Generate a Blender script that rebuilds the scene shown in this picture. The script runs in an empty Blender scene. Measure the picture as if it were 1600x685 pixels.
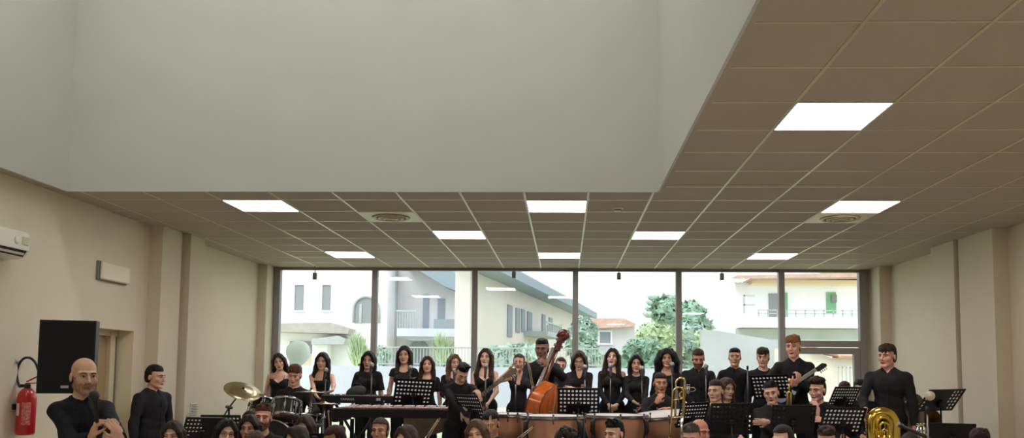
import bpy, math, random
import numpy as np
from mathutils import Vector, Matrix
random.seed(7)
SC = bpy.context.scene
COL = SC.collection
PI = math.pi

# ------------------------------------------------------------------ survey camera (measured from the ceiling grid)
F, YAW, PIT, ROLL, CX, CY = 1335.77, .0366, .0807, -.0090, 834.89, 475.12
EYE = 1.65
CEIL = EYE + 1.674
_y, _p, _r = YAW, PIT, ROLL
RM = (np.array([[math.cos(_r), math.sin(_r), 0], [-math.sin(_r), math.cos(_r), 0], [0, 0, 1]])
      @ np.array([[1, 0, 0], [0, 0, -1], [0, 1, 0]])
      @ np.array([[1, 0, 0], [0, math.cos(_p), math.sin(_p)], [0, -math.sin(_p), math.cos(_p)]])
      @ np.array([[math.cos(_y), math.sin(_y), 0], [-math.sin(_y), math.cos(_y), 0], [0, 0, 1]]))
EYEP = np.array([0, 0, EYE])


def ray(px, py):
    return RM.T @ np.array([(px - CX) / F, (py - CY) / F, 1.])


def at(px, py, Y):
    d = ray(px, py)
    return EYEP + d * (Y / d[1])


def atX(px, py, X):
    d = ray(px, py)
    return EYEP + d * (X / d[0])


# ------------------------------------------------------------------ materials
def lin(c):
    return tuple(((v / 12.92) if v <= .04045 else ((v + .055) / 1.055) ** 2.4) for v in c)


def rgb(r, g, b):
    return lin((r / 255, g / 255, b / 255)) + (1,)


def mat(name, col, rough=.5, metal=0., noise=0., nscale=30., bump=0., bscale=200., emit=None, estr=1., spec=.5, stretch=None, coat=0.):
    m = bpy.data.materials.new(name)
    m.use_nodes = True
    nt = m.node_tree
    b = nt.nodes['Principled BSDF']
    b.inputs['Base Color'].default_value = col
    b.inputs['Roughness'].default_value = rough
    b.inputs['Metallic'].default_value = metal
    b.inputs['Specular IOR Level'].default_value = spec
    if coat:
        b.inputs['Coat Weight'].default_value = coat
    if emit:
        b.inputs['Emission Color'].default_value = emit
        b.inputs['Emission Strength'].default_value = estr
    if noise or bump:
        tc = nt.nodes.new('ShaderNodeTexCoord')
        mp = nt.nodes.new('ShaderNodeMapping')
        nt.links.new(tc.outputs['Object'], mp.inputs[0])
        if stretch:
            mp.inputs['Scale'].default_value = stretch
    if noise:
        n = nt.nodes.new('ShaderNodeTexNoise')
        n.inputs['Scale'].default_value = nscale
        n.inputs['Detail'].default_value = 4
        nt.links.new(mp.outputs[0], n.inputs[0])
        r = nt.nodes.new('ShaderNodeValToRGB')
        r.color_ramp.elements[0].position = .3
        r.color_ramp.elements[1].position = .7
        r.color_ramp.elements[0].color = tuple(v * (1 - noise) for v in col[:3]) + (1,)
        r.color_ramp.elements[1].color = tuple(min(1, v * (1 + noise)) for v in col[:3]) + (1,)
        nt.links.new(n.outputs['Fac'], r.inputs[0])
        nt.links.new(r.outputs[0], b.inputs['Base Color'])
    if bump:
        n2 = nt.nodes.new('ShaderNodeTexNoise')
        n2.inputs['Scale'].default_value = bscale
        n2.inputs['Detail'].default_value = 3
        nt.links.new(mp.outputs[0], n2.inputs[0])
        bp = nt.nodes.new('ShaderNodeBump')
        bp.inputs['Strength'].default_value = bump
        bp.inputs['Distance'].default_value = .01
        nt.links.new(n2.outputs['Fac'], bp.inputs['Height'])
        nt.links.new(bp.outputs[0], b.inputs['Normal'])
    return m


# ------------------------------------------------------------------ plain mesh builder
class MB:
    def __init__(s):
        s.v = []; s.f = []; s.m = []; s.sm = []

    def add(s, vs, fs, mi=0, smooth=False):
        o = len(s.v)
        s.v += [tuple(map(float, v)) for v in vs]
        for f in fs:
            s.f.append([i + o for i in f]); s.m.append(mi); s.sm.append(smooth)
        return s

    def box(s, c, d, R=None, mi=0, bev=0.):
        hx, hy, hz = d[0] / 2, d[1] / 2, d[2] / 2
        if bev <= 0:
            P = [(x, y, z) for x in (-hx, hx) for y in (-hy, hy) for z in (-hz, hz)]
            fs = [(0, 1, 3, 2), (4, 6, 7, 5), (0, 4, 5, 1), (2, 3, 7, 6), (0, 2, 6, 4), (1, 5, 7, 3)]
        else:
            b = min(bev, hx * .9, hy * .9, hz * .9)
            P = []; idx = {}
            for sx in (-1, 1):
                for sy in (-1, 1):
                    for sz in (-1, 1):
                        for ax in range(3):
                            q = [sx * (hx - b), sy * (hy - b), sz * (hz - b)]
                            q[ax] += (sx, sy, sz)[ax] * b
                            idx[(sx, sy, sz, ax)] = len(P); P.append(tuple(q))
            fs = []
            I = idx
            for a in range(3):
                b1, b2 = [(1, 2), (2, 0), (0, 1)][a]
                for sg in (-1, 1):
                    def key(u, w):
                        k = [0, 0, 0]; k[a] = sg; k[b1] = u; k[b2] = w
                        return I[(k[0], k[1], k[2], a)]
                    q = [key(-1, -1), key(1, -1), key(1, 1), key(-1, 1)]
                    fs.append(q if sg > 0 else q[::-1])
            for a in range(3):
                b1, b2 = [(1, 2), (2, 0), (0, 1)][a]
                for u in (-1, 1):
                    for w in (-1, 1):
                        def key(sg, ax):
                            k = [0, 0, 0]; k[a] = sg; k[b1] = u; k[b2] = w
                            return I[(k[0], k[1], k[2], ax)]
                        q = [key(-1, b1), key(1, b1), key(1, b2), key(-1, b2)]
                        fs.append(q if u * w > 0 else q[::-1])
            for sx in (-1, 1):
                for sy in (-1, 1):
                    for sz in (-1, 1):
                        q = [I[(sx, sy, sz, 0)], I[(sx, sy, sz, 1)], I[(sx, sy, sz, 2)]]
                        fs.append(q if sx * sy * sz > 0 else q[::-1])
        P = np.array(P, float)
        if R is not None:
            P = P @ np.array(R, float).T
        return s.add(P + np.array(c, float), fs, mi)

    def box2(s, a, b, mi=0, bev=0.):
        a = np.array(a, float); b = np.array(b, float)
        return s.box((a + b) / 2, np.abs(b - a), None, mi, bev)

    def tube(s, pts, r, n=10, mi=0, cap=True, closed=False):
        pts = [np.array(p, float) for p in pts]
        L = len(pts)
        rs = [r] * L if np.isscalar(r) else list(r)
        up = None
        V = []
        for i in range(L):
            if closed:
                t = pts[(i + 1) % L] - pts[i - 1]
            else:
                t = pts[min(i + 1, L - 1)] - pts[max(i - 1, 0)]
            t = t / (np.linalg.norm(t) + 1e-12)
            if up is None:
                a = np.array([0, 0, 1.]) if abs(t[2]) < .9 else np.array([1., 0, 0])
                up = np.cross(t, a); up /= np.linalg.norm(up)
            else:
                up = up - t * np.dot(up, t); up /= np.linalg.norm(up) + 1e-12
            w = np.cross(t, up)
            for k in range(n):
                an = 2 * PI * k / n
                V.append(pts[i] + rs[i] * (math.cos(an) * up + math.sin(an) * w))
        fs = []
        for i in range(L if closed else L - 1):
            j = (i + 1) % L
            for k in range(n):
                fs.append((i * n + k, i * n + (k + 1) % n, j * n + (k + 1) % n, j * n + k))
        s.add(V, fs, mi, True)
        if cap and not closed:
            s.add(V[:n], [tuple(range(n))[::-1]], mi)
            s.add(V[-n:], [tuple(range(n))], mi)
        return s

    def lathe(s, prof, c=(0, 0, 0), R=None, n=24, mi=0, smooth=True, sy=1.):
        V = []
        for (r, z) in prof:
            for k in range(n):
                a = 2 * PI * k / n
                V.append((r * math.cos(a), r * math.sin(a) * sy, z))
        V = np.array(V, float)
        if R is not None:
            V = V @ np.array(R, float).T
        V = V + np.array(c, float)
        fs = []
        for i in range(len(prof) - 1):
            for k in range(n):
                fs.append((i * n + k, i * n + (k + 1) % n, (i + 1) * n + (k + 1) % n, (i + 1) * n + k))
        return s.add(V, fs, mi, smooth)

    def ell(s, c, r, R=None, n=12, m=8, mi=0):
        V = []
        for i in range(m + 1):
            ph = PI * i / m
            for k in range(n):
                a = 2 * PI * k / n
                V.append((r[0] * math.sin(ph) * math.cos(a), r[1] * math.sin(ph) * math.sin(a), r[2] * math.cos(ph)))
        V = np.array(V)
        if R is not None:
            V = V @ np.array(R, float).T
        V = V + np.array(c, float)
        fs = [(i * n + k, (i + 1) * n + k, (i + 1) * n + (k + 1) % n, i * n + (k + 1) % n) for i in range(m) for k in range(n)]
        return s.add(V, fs, mi, True)

    def prism(s, poly, axis, a, b, mi=0):
        """polygon (two coordinates) extruded along an axis from a to b"""
        n = len(poly)
        def mk(t):
            o = []
            for (u, w) in poly:
                p = [u, w]; p.insert(axis, t); o.append(tuple(p))
            return o
        fs = [(i, (i + 1) % n, n + (i + 1) % n, n + i) for i in range(n)]
        fs += [tuple(range(n))[::-1], tuple(range(n, 2 * n))]
        return s.add(mk(a) + mk(b), fs, mi)

    def quad(s, P, mi=0):
        return s.add(P, [tuple(range(len(P)))], mi)

    def xform(s, M):
        """apply 4x4"""
        M = np.array(M, float)
        V = np.array(s.v) @ M[:3, :3].T + M[:3, 3]
        s.v = [tuple(v) for v in V]
        return s

    def build(s, name, mats, parent=None, loc=None):
        me = bpy.data.meshes.new(name)
        me.from_pydata(s.v, [], s.f)
        if not isinstance(mats, (list, tuple)):
            mats = [mats]
        for m in mats:
            me.materials.append(m)
        me.polygons.foreach_set('material_index', s.m)
        me.polygons.foreach_set('use_smooth', s.sm)
        me.update()
        import bmesh
        bm = bmesh.new(); bm.from_mesh(me)
        bmesh.ops.remove_doubles(bm, verts=bm.verts, dist=1e-5)
        bmesh.ops.recalc_face_normals(bm, faces=bm.faces)
        bm.to_mesh(me); bm.free()
        o = bpy.data.objects.new(name, me)
        COL.objects.link(o)
        if parent is not None:
            o.parent = parent
        if loc is not None:
            o.location = loc
        return o


def tag(o, label=None, cat=None, group=None, kind=None):
    if label: o['label'] = label
    if cat: o['category'] = cat
    if group: o['group'] = group
    if kind: o['kind'] = kind
    return o


def thing(name, label, cat, loc=(0, 0, 0), rz=0., group=None):
    o = bpy.data.objects.new(name, None)
    o.empty_display_size = .1
    COL.objects.link(o)
    o.location = tuple(map(float, loc)); o.rotation_euler = (0, 0, rz)
    return tag(o, label, cat, group)


def struct(name, mb, m):
    return tag(mb.build(name, m), kind='structure')


def dup(root, loc=None, rot=None, label=None, group=None):
    r = root.copy(); COL.objects.link(r)
    if loc is not None: r.location = tuple(map(float, loc))
    if rot is not None: r.rotation_euler = rot
    if label: r['label'] = label
    if group: r['group'] = group
    def kids(a, b):
        for ch in list(a.children):
            c = ch.copy(); COL.objects.link(c); c.parent = b
            kids(ch, c)
    kids(root, r)
    return r


def rotz(a):
    return np.array([[math.cos(a), -math.sin(a), 0], [math.sin(a), math.cos(a), 0], [0, 0, 1.]])


def rotx(a):
    return np.array([[1, 0, 0], [0, math.cos(a), -math.sin(a)], [0, math.sin(a), math.cos(a)]])


def roty(a):
    return np.array([[math.cos(a), 0, math.sin(a)], [0, 1, 0], [-math.sin(a), 0, math.cos(a)]])


def frame(zdir, xhint=(1, 0, 0)):
    """rotation whose Z column is zdir and whose X column is near xhint"""
    z = np.array(zdir, float); z /= np.linalg.norm(z)
    x = np.array(xhint, float); x = x - z * np.dot(x, z)
    if np.linalg.norm(x) < 1e-6:
        x = np.array([0, 1., 0]) - z * z[1]
    x /= np.linalg.norm(x)
    return np.stack([x, np.cross(z, x), z], 1)
# ------------------------------------------------------------------ distance-field figures
class Field:
    def __init__(s, lo, hi, h, zcoarse=None):
        s.x = np.arange(lo[0], hi[0] + h, h); s.y = np.arange(lo[1], hi[1] + h, h)
        if zcoarse is not None and zcoarse > lo[2] + .1:
            s.z = np.concatenate([np.arange(lo[2], zcoarse - .02, .035), np.arange(zcoarse, hi[2] + h, h)])
        else:
            s.z = np.arange(lo[2], hi[2] + h, h)
        s.h = h
        s.d = np.full((len(s.x), len(s.y), len(s.z)), .25, np.float32)

    def sl(s, lo, hi):
        out = []
        for a, l, h in zip((s.x, s.y, s.z), lo, hi):
            i = int(np.searchsorted(a, l)); j = int(np.searchsorted(a, h))
            out.append(slice(i, max(i, j)))
        return tuple(out)

    def pts(s, q):
        return np.stack(np.meshgrid(s.x[q[0]], s.y[q[1]], s.z[q[2]], indexing='ij'), -1).astype(np.float32)

    def put(s, lo, hi, fn, k, sub=False):
        m = k + 2 * s.h + (.0 if not sub else .01)
        q = s.sl(np.array(lo) - m, np.array(hi) + m)
        D = s.d[q]
        if D.size == 0: return
        e = fn(s.pts(q))
        if sub:
            e = -e
            if k > 0:
                hh = np.maximum(k - np.abs(D - e), 0) / k
                s.d[q] = np.maximum(D, e) + hh * hh * k * .25
            else:
                s.d[q] = np.maximum(D, e)
        else:
            if k > 0:
                hh = np.maximum(k - np.abs(D - e), 0) / k
                s.d[q] = np.minimum(D, e) - hh * hh * k * .25
            else:
                s.d[q] = np.minimum(D, e)

    def cone(s, a, b, ra, rb, k=.02, sub=False):
        a = np.array(a, np.float32); b = np.array(b, np.float32)
        r = max(ra, rb)
        ab = b - a; L2 = float(ab @ ab) + 1e-9
        def fn(P):
            t = np.clip(((P - a) @ ab) / L2, 0, 1)
            return np.linalg.norm(P - a - t[..., None] * ab, axis=-1) - (ra + (rb - ra) * t)
        s.put(np.minimum(a, b) - r, np.maximum(a, b) + r, fn, k, sub)

    def ell(s, c, r, R=None, k=.02, sub=False):
        c = np.array(c, np.float32); r = np.array(r, np.float32)
        R = np.eye(3) if R is None else np.array(R)
        R = R.astype(np.float32)
        ext = np.sqrt(((R * r) ** 2).sum(1))
        def fn(P):
            q = (P - c) @ R
            k0 = np.linalg.norm(q / r, axis=-1)
            k1 = np.linalg.norm(q / (r * r), axis=-1) + 1e-6
            return k0 * (k0 - 1) / k1
        s.put(c - ext, c + ext, fn, k, sub)

    def cut(s, fn):
        q = (slice(None),) * 3
        s.d = np.maximum(s.d, fn(s.pts(q)).astype(np.float32))

    def mesh(s):
        d = s.d
        d[0] = d[-1] = .1; d[:, 0] = d[:, -1] = .1; d[:, :, 0] = d[:, :, -1] = .1
        ins = d < 0
        c = np.zeros(tuple(n - 1 for n in d.shape), np.uint8)
        offs = [(i, j, k) for i in (0, 1) for j in (0, 1) for k in (0, 1)]
        n = d.shape
        for (i, j, k) in offs:
            c += ins[i:n[0] - 1 + i, j:n[1] - 1 + j, k:n[2] - 1 + k]
        act = np.argwhere((c > 0) & (c < 8))
        vid = np.full(c.shape, -1, np.int32)
        vid[act[:, 0], act[:, 1], act[:, 2]] = np.arange(len(act))
        vals = np.stack([d[act[:, 0] + i, act[:, 1] + j, act[:, 2] + k] for (i, j, k) in offs], 1)
        O = np.array(offs, np.float32)
        acc = np.zeros((len(act), 3), np.float32); cnt = np.zeros(len(act), np.float32)
        for a in range(8):
            for b in range(a + 1, 8):
                if np.abs(O[a] - O[b]).sum() != 1: continue
                va, vb = vals[:, a], vals[:, b]
                msk = (va < 0) != (vb < 0)
                t = va / np.where(msk, va - vb, 1)
                acc[msk] += (O[a] + t[:, None] * (O[b] - O[a]))[msk]; cnt += msk
        V = act + acc / np.maximum(cnt, 1)[:, None]
        V = np.stack([np.interp(V[:, 0], np.arange(n[0]), s.x), np.interp(V[:, 1], np.arange(n[1]), s.y), np.interp(V[:, 2], np.arange(n[2]), s.z)], 1)
        Q = []
        for ax in range(3):
            lo = [slice(1, -1)] * 3; hi = [slice(1, -1)] * 3
            lo[ax] = slice(0, -1); hi[ax] = slice(1, None)
            A = ins[tuple(lo)]; B = ins[tuple(hi)]
            e = np.argwhere(A != B)
            if not len(e): continue
            st = A[e[:, 0], e[:, 1], e[:, 2]]
            e = e + np.array([0 if q == ax else 1 for q in range(3)])
            b1, b2 = [(1, 2), (2, 0), (0, 1)][ax]
            def cell(u, w):
                g = e.copy(); g[:, b1] -= u; g[:, b2] -= w
                return vid[g[:, 0], g[:, 1], g[:, 2]]
            q = np.stack([cell(1, 1), cell(0, 1), cell(0, 0), cell(1, 0)], 1)
            q[~st] = q[~st][:, ::-1]
            Q.append(q)
        Q = np.concatenate(Q) if Q else np.zeros((0, 4), np.int32)
        return V, Q[(Q >= 0).all(1)]


def netobj(name, V, Q, mats, parent=None, extra=None):
    """mesh object from surface-net arrays, with an optional MB of small extra shapes joined in"""
    me = bpy.data.meshes.new(name)
    nv, nq = len(V), len(Q)
    loops = Q.ravel().astype(np.int32); tot = np.full(nq, 4, np.int32); mi = np.zeros(nq, np.int32)
    if extra is not None and extra.v:
        V = np.concatenate([V, np.array(extra.v)])
        loops = np.concatenate([loops, np.array([i + nv for f in extra.f for i in f], np.int32)])
        tot = np.concatenate([tot, np.array([len(f) for f in extra.f], np.int32)])
        mi = np.concatenate([mi, np.array(extra.m, np.int32)])
    me.vertices.add(len(V)); me.vertices.foreach_set('co', V.astype(np.float32).ravel())
    me.loops.add(len(loops)); me.loops.foreach_set('vertex_index', loops)
    me.polygons.add(len(tot))
    me.polygons.foreach_set('loop_start', np.concatenate([[0], np.cumsum(tot)[:-1]]).astype(np.int32))
    me.polygons.foreach_set('loop_total', tot)
    for m in mats: me.materials.append(m)
    me.polygons.foreach_set('material_index', mi)
    me.polygons.foreach_set('use_smooth', np.ones(len(tot), bool))
    me.update(); me.validate()
    o = bpy.data.objects.new(name, me); COL.objects.link(o)
    if parent is not None: o.parent = parent
    return o


SKIN = {}
def skin_mat(col):
    if col in SKIN: return SKIN[col]
    m = mat('skin', rgb(*col), .5, noise=.1, nscale=25, bump=.05, bscale=180)
    b = m.node_tree.nodes['Principled BSDF']
    b.inputs['Subsurface Weight'].default_value = .08
    b.inputs['Subsurface Radius'].default_value = (.012, .005, .003)
    SKIN[col] = m
    return m


HAIR = {}
def hair_mat(col):
    if col in HAIR: return HAIR[col]
    c = rgb(*col)
    m = mat('hair', c, .5, spec=.3, noise=.45, nscale=14, bump=.9, bscale=60, stretch=(5, 5, .6))
    HAIR[col] = m
    return m


CL = {}
def cloth_mat(col=(22, 21, 23), rough=.85):
    if (col, rough) in CL: return CL[(col, rough)]
    m = mat('black_cloth', rgb(*col), rough, noise=.25, nscale=9, bump=1., bscale=18, spec=.3)
    CL[(col, rough)] = m
    return m


M_EYE = mat('eye_white', rgb(205, 196, 188), .3)
M_IRIS = mat('eye_iris', rgb(30, 20, 14), .15)
LIPS = {}
def lip_mat(col):
    if col not in LIPS: LIPS[col] = mat('lip', rgb(*col), .45)
    return LIPS[col]


def two_bone(S, T, l1, l2, hint):
    S = np.array(S, float); T = np.array(T, float)
    d = T - S; L = np.linalg.norm(d)
    mx = (l1 + l2) * .995
    if L > mx:
        T = S + d / L * mx; d = T - S; L = mx
    L = max(L, abs(l1 - l2) + .02)
    u = d / (np.linalg.norm(d) + 1e-9)
    a = (l1 * l1 - l2 * l2 + L * L) / (2 * L)
    h = math.sqrt(max(l1 * l1 - a * a, 0))
    w = np.array(hint, float); w = w - u * np.dot(w, u)
    w /= np.linalg.norm(w) + 1e-9
    return S + u * a + w * h, T


BLK = (33, 32, 34)

# people are modelled at 1.75 m facing -Y, +X is their own left hand
def person(label, px, top, Y, base=0., sex='f', yaw=0., head=(0, 0, 0), sit=False, arms=None, lean=0., leanx=0., twist=0.,
           skin=(196, 148, 122), hair='long', haircol=(38, 27, 22), wear='tee', sleeve=1., clothcol=BLK, beard=None, glasses=False,
           broad=1., group=None, voxel=None, cat='person', lips=None, bust=None, hscale=1., chin=None, pants=True, spine=0., mouth=0., bald=False):
    P0 = at(px, top, Y)
    full = P0[2] - base
    REF = 1.75 if not sit else 1.315
    S = full / REF
    male = sex == 'm'
    h = (voxel or max(.0042, .0008 * Y)) / S
    Rz = rotz(yaw)
    # ---- skeleton
    hipz = .93 if not sit else .50
    hip = np.array([0, .0, hipz])
    Rt = rotz(twist) @ roty(leanx) @ rotx(lean)      # torso about the hip
    def T(p):                                          # torso point given in upright standing coordinates
        return hip + Rt @ (np.array(p, float) - np.array([0, 0, .93]))
    sw = (.172 if male else .155) * broad
    br = (.96 if male else .86) * (1 + (broad - 1) * .8)
    limb = (1.0 if male else .84) * (1 + (broad - 1) * .6)
    neckb = T((0, .028, 1.46))
    Rh = Rt @ rotz(head[0]) @ roty(head[2]) @ rotx(head[1])
    if lean: Rh = rotz(twist) @ roty(leanx * .5) @ rotz(head[0]) @ roty(head[2]) @ rotx(head[1] + lean * .3)
    HS = hscale
    if chin is not None: HS = min(1.1, max(.86, (chin - top) * Y / F / (.228 * S)))
    hc = T((0, .015, 1.535)) + Rh @ np.array([0, -.012, .098])      # head centre (eye level)
    # keep crown at the requested height and column
    crown = hc + np.array([0, 0, .117 * HS])
    def H(p): return hc + Rh @ (np.array(p, float) * HS)
    # ---- arms
    arms = arms or ('down', 'down')
    if isinstance(arms, str): arms = (arms, arms)
    base_w = P0.copy()
    # world origin of the figure: the crown lies at P0
    off = Rz @ (np.array([crown[0], crown[1], 0]) * S)
    origin = np.array([P0[0] - off[0], P0[1] - off[1], base])
    def to_local(w): return Rz.T @ (np.array(w, float) - origin) / S
    A = []
    for i, sd in enumerate((1, -1)):                   # own left, own right
        sp = arms[i]
        Sh = T((sd * sw, .015, 1.395))
        hint = np.array([sd * .5, .6, -.4]); fing = None; palm = None; curl = .35; splay = .0
        if sp == 'down':
            tg = T((sd * (sw + .07), -.03, .865)); fing = Rt @ np.array([-sd * .06, -.12, -1.]); palm = Rt @ np.array([-sd, -.15, 0.])
            if sit: hint = np.array([sd * .15, .8, -.5]); tg = T((sd * .13, -.26, 1.04)); fing = np.array([-sd * .2, -1, -.2]); palm = np.array([0, 0, -1.])
        elif sp == 'clasp':
            tg = T((sd * .065, -.19, .965)); fing = Rt @ np.array([-sd * .8, -.25, -.55]); palm = Rt @ np.array([-sd * .4, .75, .2]); curl = .55; hint = np.array([sd, .3, -.2])
        elif sp == 'claspup':
            tg = T((sd * .06, -.23, 1.13)); fing = Rt @ np.array([-sd * .9, -.3, .1]); palm = Rt @ np.array([-sd * .3, .8, -.2]); curl = .6; hint = np.array([sd, .2, -.5])
        elif sp == 'behind':
            tg = T((sd * .10, .17, .95)); fing = np.array([-sd, .1, -.3]); palm = np.array([0, 1., 0]); hint = np.array([sd, .25, 0]); curl = .5
        elif sp == 'cross':
            tg = T((-sd * .09, -.185, 1.17 + .035 * sd)); fing = Rt @ np.array([-sd, .3, .1]); palm = Rt @ np.array([0, 1., 0]); hint = np.array([sd, -.2, -.6]); curl = .25
        else:
            tg = np.array(sp['at'], float)
            if sp.get('w'): tg = to_local(tg)
            hint = np.array(sp.get('hint', hint), float)
            curl = sp.get('curl', .5)
            fing = sp.get('f'); palm = sp.get('p')
            if fing is not None: fing = np.array(fing, float)
            if palm is not None: palm = np.array(palm, float)
        El, Wr = two_bone(Sh, tg, .285 * (1 if male else .95), .25 * (1 if male else .95), hint)
        fd = (Wr - El) if fing is None else fing
        fd = fd / np.linalg.norm(fd)
        pn = np.array([-sd, -.2, -.2]) if palm is None else palm
        pn = pn - fd * np.dot(pn, fd); pn /= np.linalg.norm(pn) + 1e-9
        A.append((sd, Sh, El, Wr, fd, pn, curl))
    # ---- legs
    Lg = []
    for sd in (1, -1):
        if sit:
            Hp = hip + np.array([sd * .09, -.01, .0]); Kn = np.array([sd * .10, -.40, .50]); An = np.array([sd * .10, -.37, .09])
        else:
            Hp = np.array([sd * .085, 0, .92]); Kn = np.array([sd * .095, -.02, .50]); An = np.array([sd * .10, .02, .085])
        Lg.append((sd, Hp, Kn, An))
    # ---- bounds
    allp = [crown + .12, crown - np.array([.12, .12, .35]), hip + .2, hip - .2] + [a[j] for a in A for j in (1, 2, 3)] + [a[3] + a[4] * .2 for a in A] + [p for l in Lg for p in l[1:]]
    allp = np.array(allp)
    lo = allp.min(0) - .11; hi = allp.max(0) + .11; lo[2] = -.02
    # part below the picture's lower edge is meshed coarsely
    zc = (at(px, 700, Y)[2] - base) / S - .06
    nl = limb
    def torso(f, g=0., k=.045, female_bust=True):
        f.ell(T((0, .005, 1.30)), ((.155 * br + g), (.108 * br + g), .175 + g), Rt, k)
        f.ell(T((0, .0, 1.09)), ((.135 if male else .118) * (1 + (broad - 1)) + g, .095 * br + g, .17 + g), Rt, k)
        f.ell(T((0, .012, .945)), ((.158 if male else .165) * (1 + (broad - 1) * .7) + g, .112 * (.5 + br / 2) + g, .13 + g), Rt, k)
        for sd in (1, -1):
            f.cone(T((0, .02, 1.392)), T((sd * sw * .9, .016, 1.382)), .060 * br + g, .046 * nl + g, k)
            f.cone(T((0, .035, 1.462)), T((sd * sw * .8, .025, 1.40)), .05 * br + g, .034 * nl + g, k)
            if not male:
                f.ell(T((sd * .068, -.085, 1.285)), (.058 + g, .052 + g, .058 + g), Rt, .03)
        if broad > 1.15:
            f.ell(T((0, -.05, 1.08)), (.16 + g, .13 + g, .17 + g), Rt, .06)
    def arm(f, a, g=0., upto=1., k=.02, g2=None):
        sd, Sh, El, Wr, fd, pn, curl = a
        g2 = g if g2 is None else g2
        if upto <= .5:
            t = upto / .5
            f.cone(Sh, Sh + (El - Sh) * t, .05 * nl + g, (.05 - .012 * t) * nl + g2, k)
        else:
            t = (upto - .5) / .5
            f.cone(Sh, El, .05 * nl + g, .038 * nl + g, k)
            f.cone(El, El + (Wr - El) * t, .038 * nl + g, (.038 - .014 * t) * nl + g2, k)
            f.cone(El, El + (Wr - El) * .45, .039 * nl + g, .034 * nl + g, k)
    def leg(f, l, g=0., k=.03):
        sd, Hp, Kn, An = l
        f.cone(Hp, Kn, .085 * (.9 + nl * .1) + g, .056 + g, k); f.cone(Kn, An, .055 + g, .036 + g, k)
    # ================= body
    f = Field(lo, hi, h, zc)
    torso(f)
    f.cone(neckb - np.array([0, 0, .03]), hc + Rh @ np.array([0, .02, -.06]), .060 if male else .052, .054 if male else .044, .03)
    for a in A:
        arm(f, a)
        sd, Sh, El, Wr, fd, pn, curl = a
        sc = (1 if male else .9)
        sx = np.cross(pn, fd)                             # across the palm
        ths = sx * (1 if np.dot(np.cross(fd, pn), sx) * 1 < 0 else -1)
        pc = Wr + fd * .05 * sc
        Rp = np.stack([sx, pn, fd], 1)
        f.ell(pc, (.041 * sc, .017 * sc, .052 * sc), Rp, .012)
        f.cone(Wr, pc, .024 * nl, .02 * sc, .015)
        # thumb side: towards the body's front for a hanging arm
        tsd = sx if np.dot(sx, np.cross(fd, pn)) * sd > 0 else -sx
        kk = .004
        for q in range(4):
            u = (q - 1.5) * .0205 * sc
            Ln = (.043, .048, .045, .034)[q] * sc
            p = Wr + fd * .092 * sc + tsd * (-u)
            dr = fd
            for sg in range(3):
                ang = curl * (.75, 1.15, .8)[sg]
                c_, s_ = math.cos(ang), math.sin(ang)
                dr2 = dr * c_ + pn_rot(dr, fd, pn) * s_
                dr = dr2 / np.linalg.norm(dr2)
                e = p + dr * Ln * (1, .68, .5)[sg]
                f.cone(p, e, (.0098, .009, .008)[sg] * sc, (.009, .008, .0068)[sg] * sc, kk)
                p = e
        p = Wr + fd * .03 * sc + tsd * .03 * sc
        d1 = fd * .62 + tsd * .62 + pn * .4; d1 /= np.linalg.norm(d1)
        e = p + d1 * .042 * sc
        f.cone(p, e, .014 * sc, .0105 * sc, .012)
        d2 = fd * .8 + tsd * (.25 - .5 * curl) + pn * (.3 + .5 * curl); d2 /= np.linalg.norm(d2)
        f.cone(e, e + d2 * .034 * sc, .0105 * sc, .008 * sc, .004)
    for l in Lg:
        leg(f, l)
        sd, Hp, Kn, An = l
        f.cone(An + np.array([0, .03, -.045]), An + np.array([0, -.15, -.055]), .036, .028, .03)
    # head
    def he(g_, c, r, k=.015, sub=False): g_.ell(H(c), np.array(r) * HS, Rh, k, sub)
    def hcn(g_, a, b, ra, rb, k=.012, sub=False): g_.cone(H(a), H(b), ra * HS, rb * HS, k, sub)
    def skull(g_, g=0., k=.02):
        he(g_, (0, .014, .036), (.072 + g, .090 + g, .081 + g), k)
        he(g_, (0, -.022, -.03), (.061 + g, .066 + g, .085 + g), k)
    skull(f)
    jw = 1.0 if male else .88
    hcn(f, (.046 * jw, .0, -.062), (.014, -.07, -.099), .019, .018); hcn(f, (-.046 * jw, .0, -.062), (-.014, -.07, -.099), .019, .018)
    he(f, (0, -.072, -.1), (.021 * jw, .019, .017))
    for sd in (1, -1):
        he(f, (sd * .043, -.057, -.028), (.021, .02, .02))
        hcn(f, (sd * .012, -.083, .024), (sd * .05, -.062, .022), .011 if male else .008, .009)
        he(f, (sd * .031, -.098, .001), (.017, .018, .011), .012, True)
        he(f, (sd * .0745, .014, -.008), (.008, .02, .031), .006)
        he(f, (sd * .0115, -.098, -.037), (.0085, .0105, .0075), .006)
    hcn(f, (0, -.083, .012), (0, -.107, -.03), .0075, .0118, .008)
    he(f, (0, -.086, -.064), (.021, .009, .011), .008)
    # facial details
    ex = MB()
    def hm(c, r, mi, R2=None, n=10, m=6):
        ex.ell(H(c), np.array(r) * HS, Rh if R2 is None else Rh @ R2, n, m, mi)
    for sd in (1, -1):
        hm((sd * .031, -.0795, .0005), (.0135, .009, .0058), 1)
        hm((sd * .031, -.0848, .0005), (.0058, .0045, .0054), 2)
        ex.tube([H((sd * .017, -.0835, -.001)), H((sd * .024, -.089, .0055)), H((sd * .033, -.089, .007)), H((sd * .041, -.084, .0045)), H((sd * .047, -.077, .0005))], [.0012 * HS, .002 * HS, .002 * HS, .002 * HS, .001 * HS], 5, 2)
        bz = .0195 if male else .022
        bw = .0042 if male else .003
        ex.tube([H((sd * .013, -.0935, bz)), H((sd * .025, -.092, bz + .005)), H((sd * .038, -.0835, bz + .005)), H((sd * .050, -.070, bz - .002))], [bw * HS, bw * HS, bw * .9 * HS, bw * .3 * HS], 6, 4)
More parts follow.
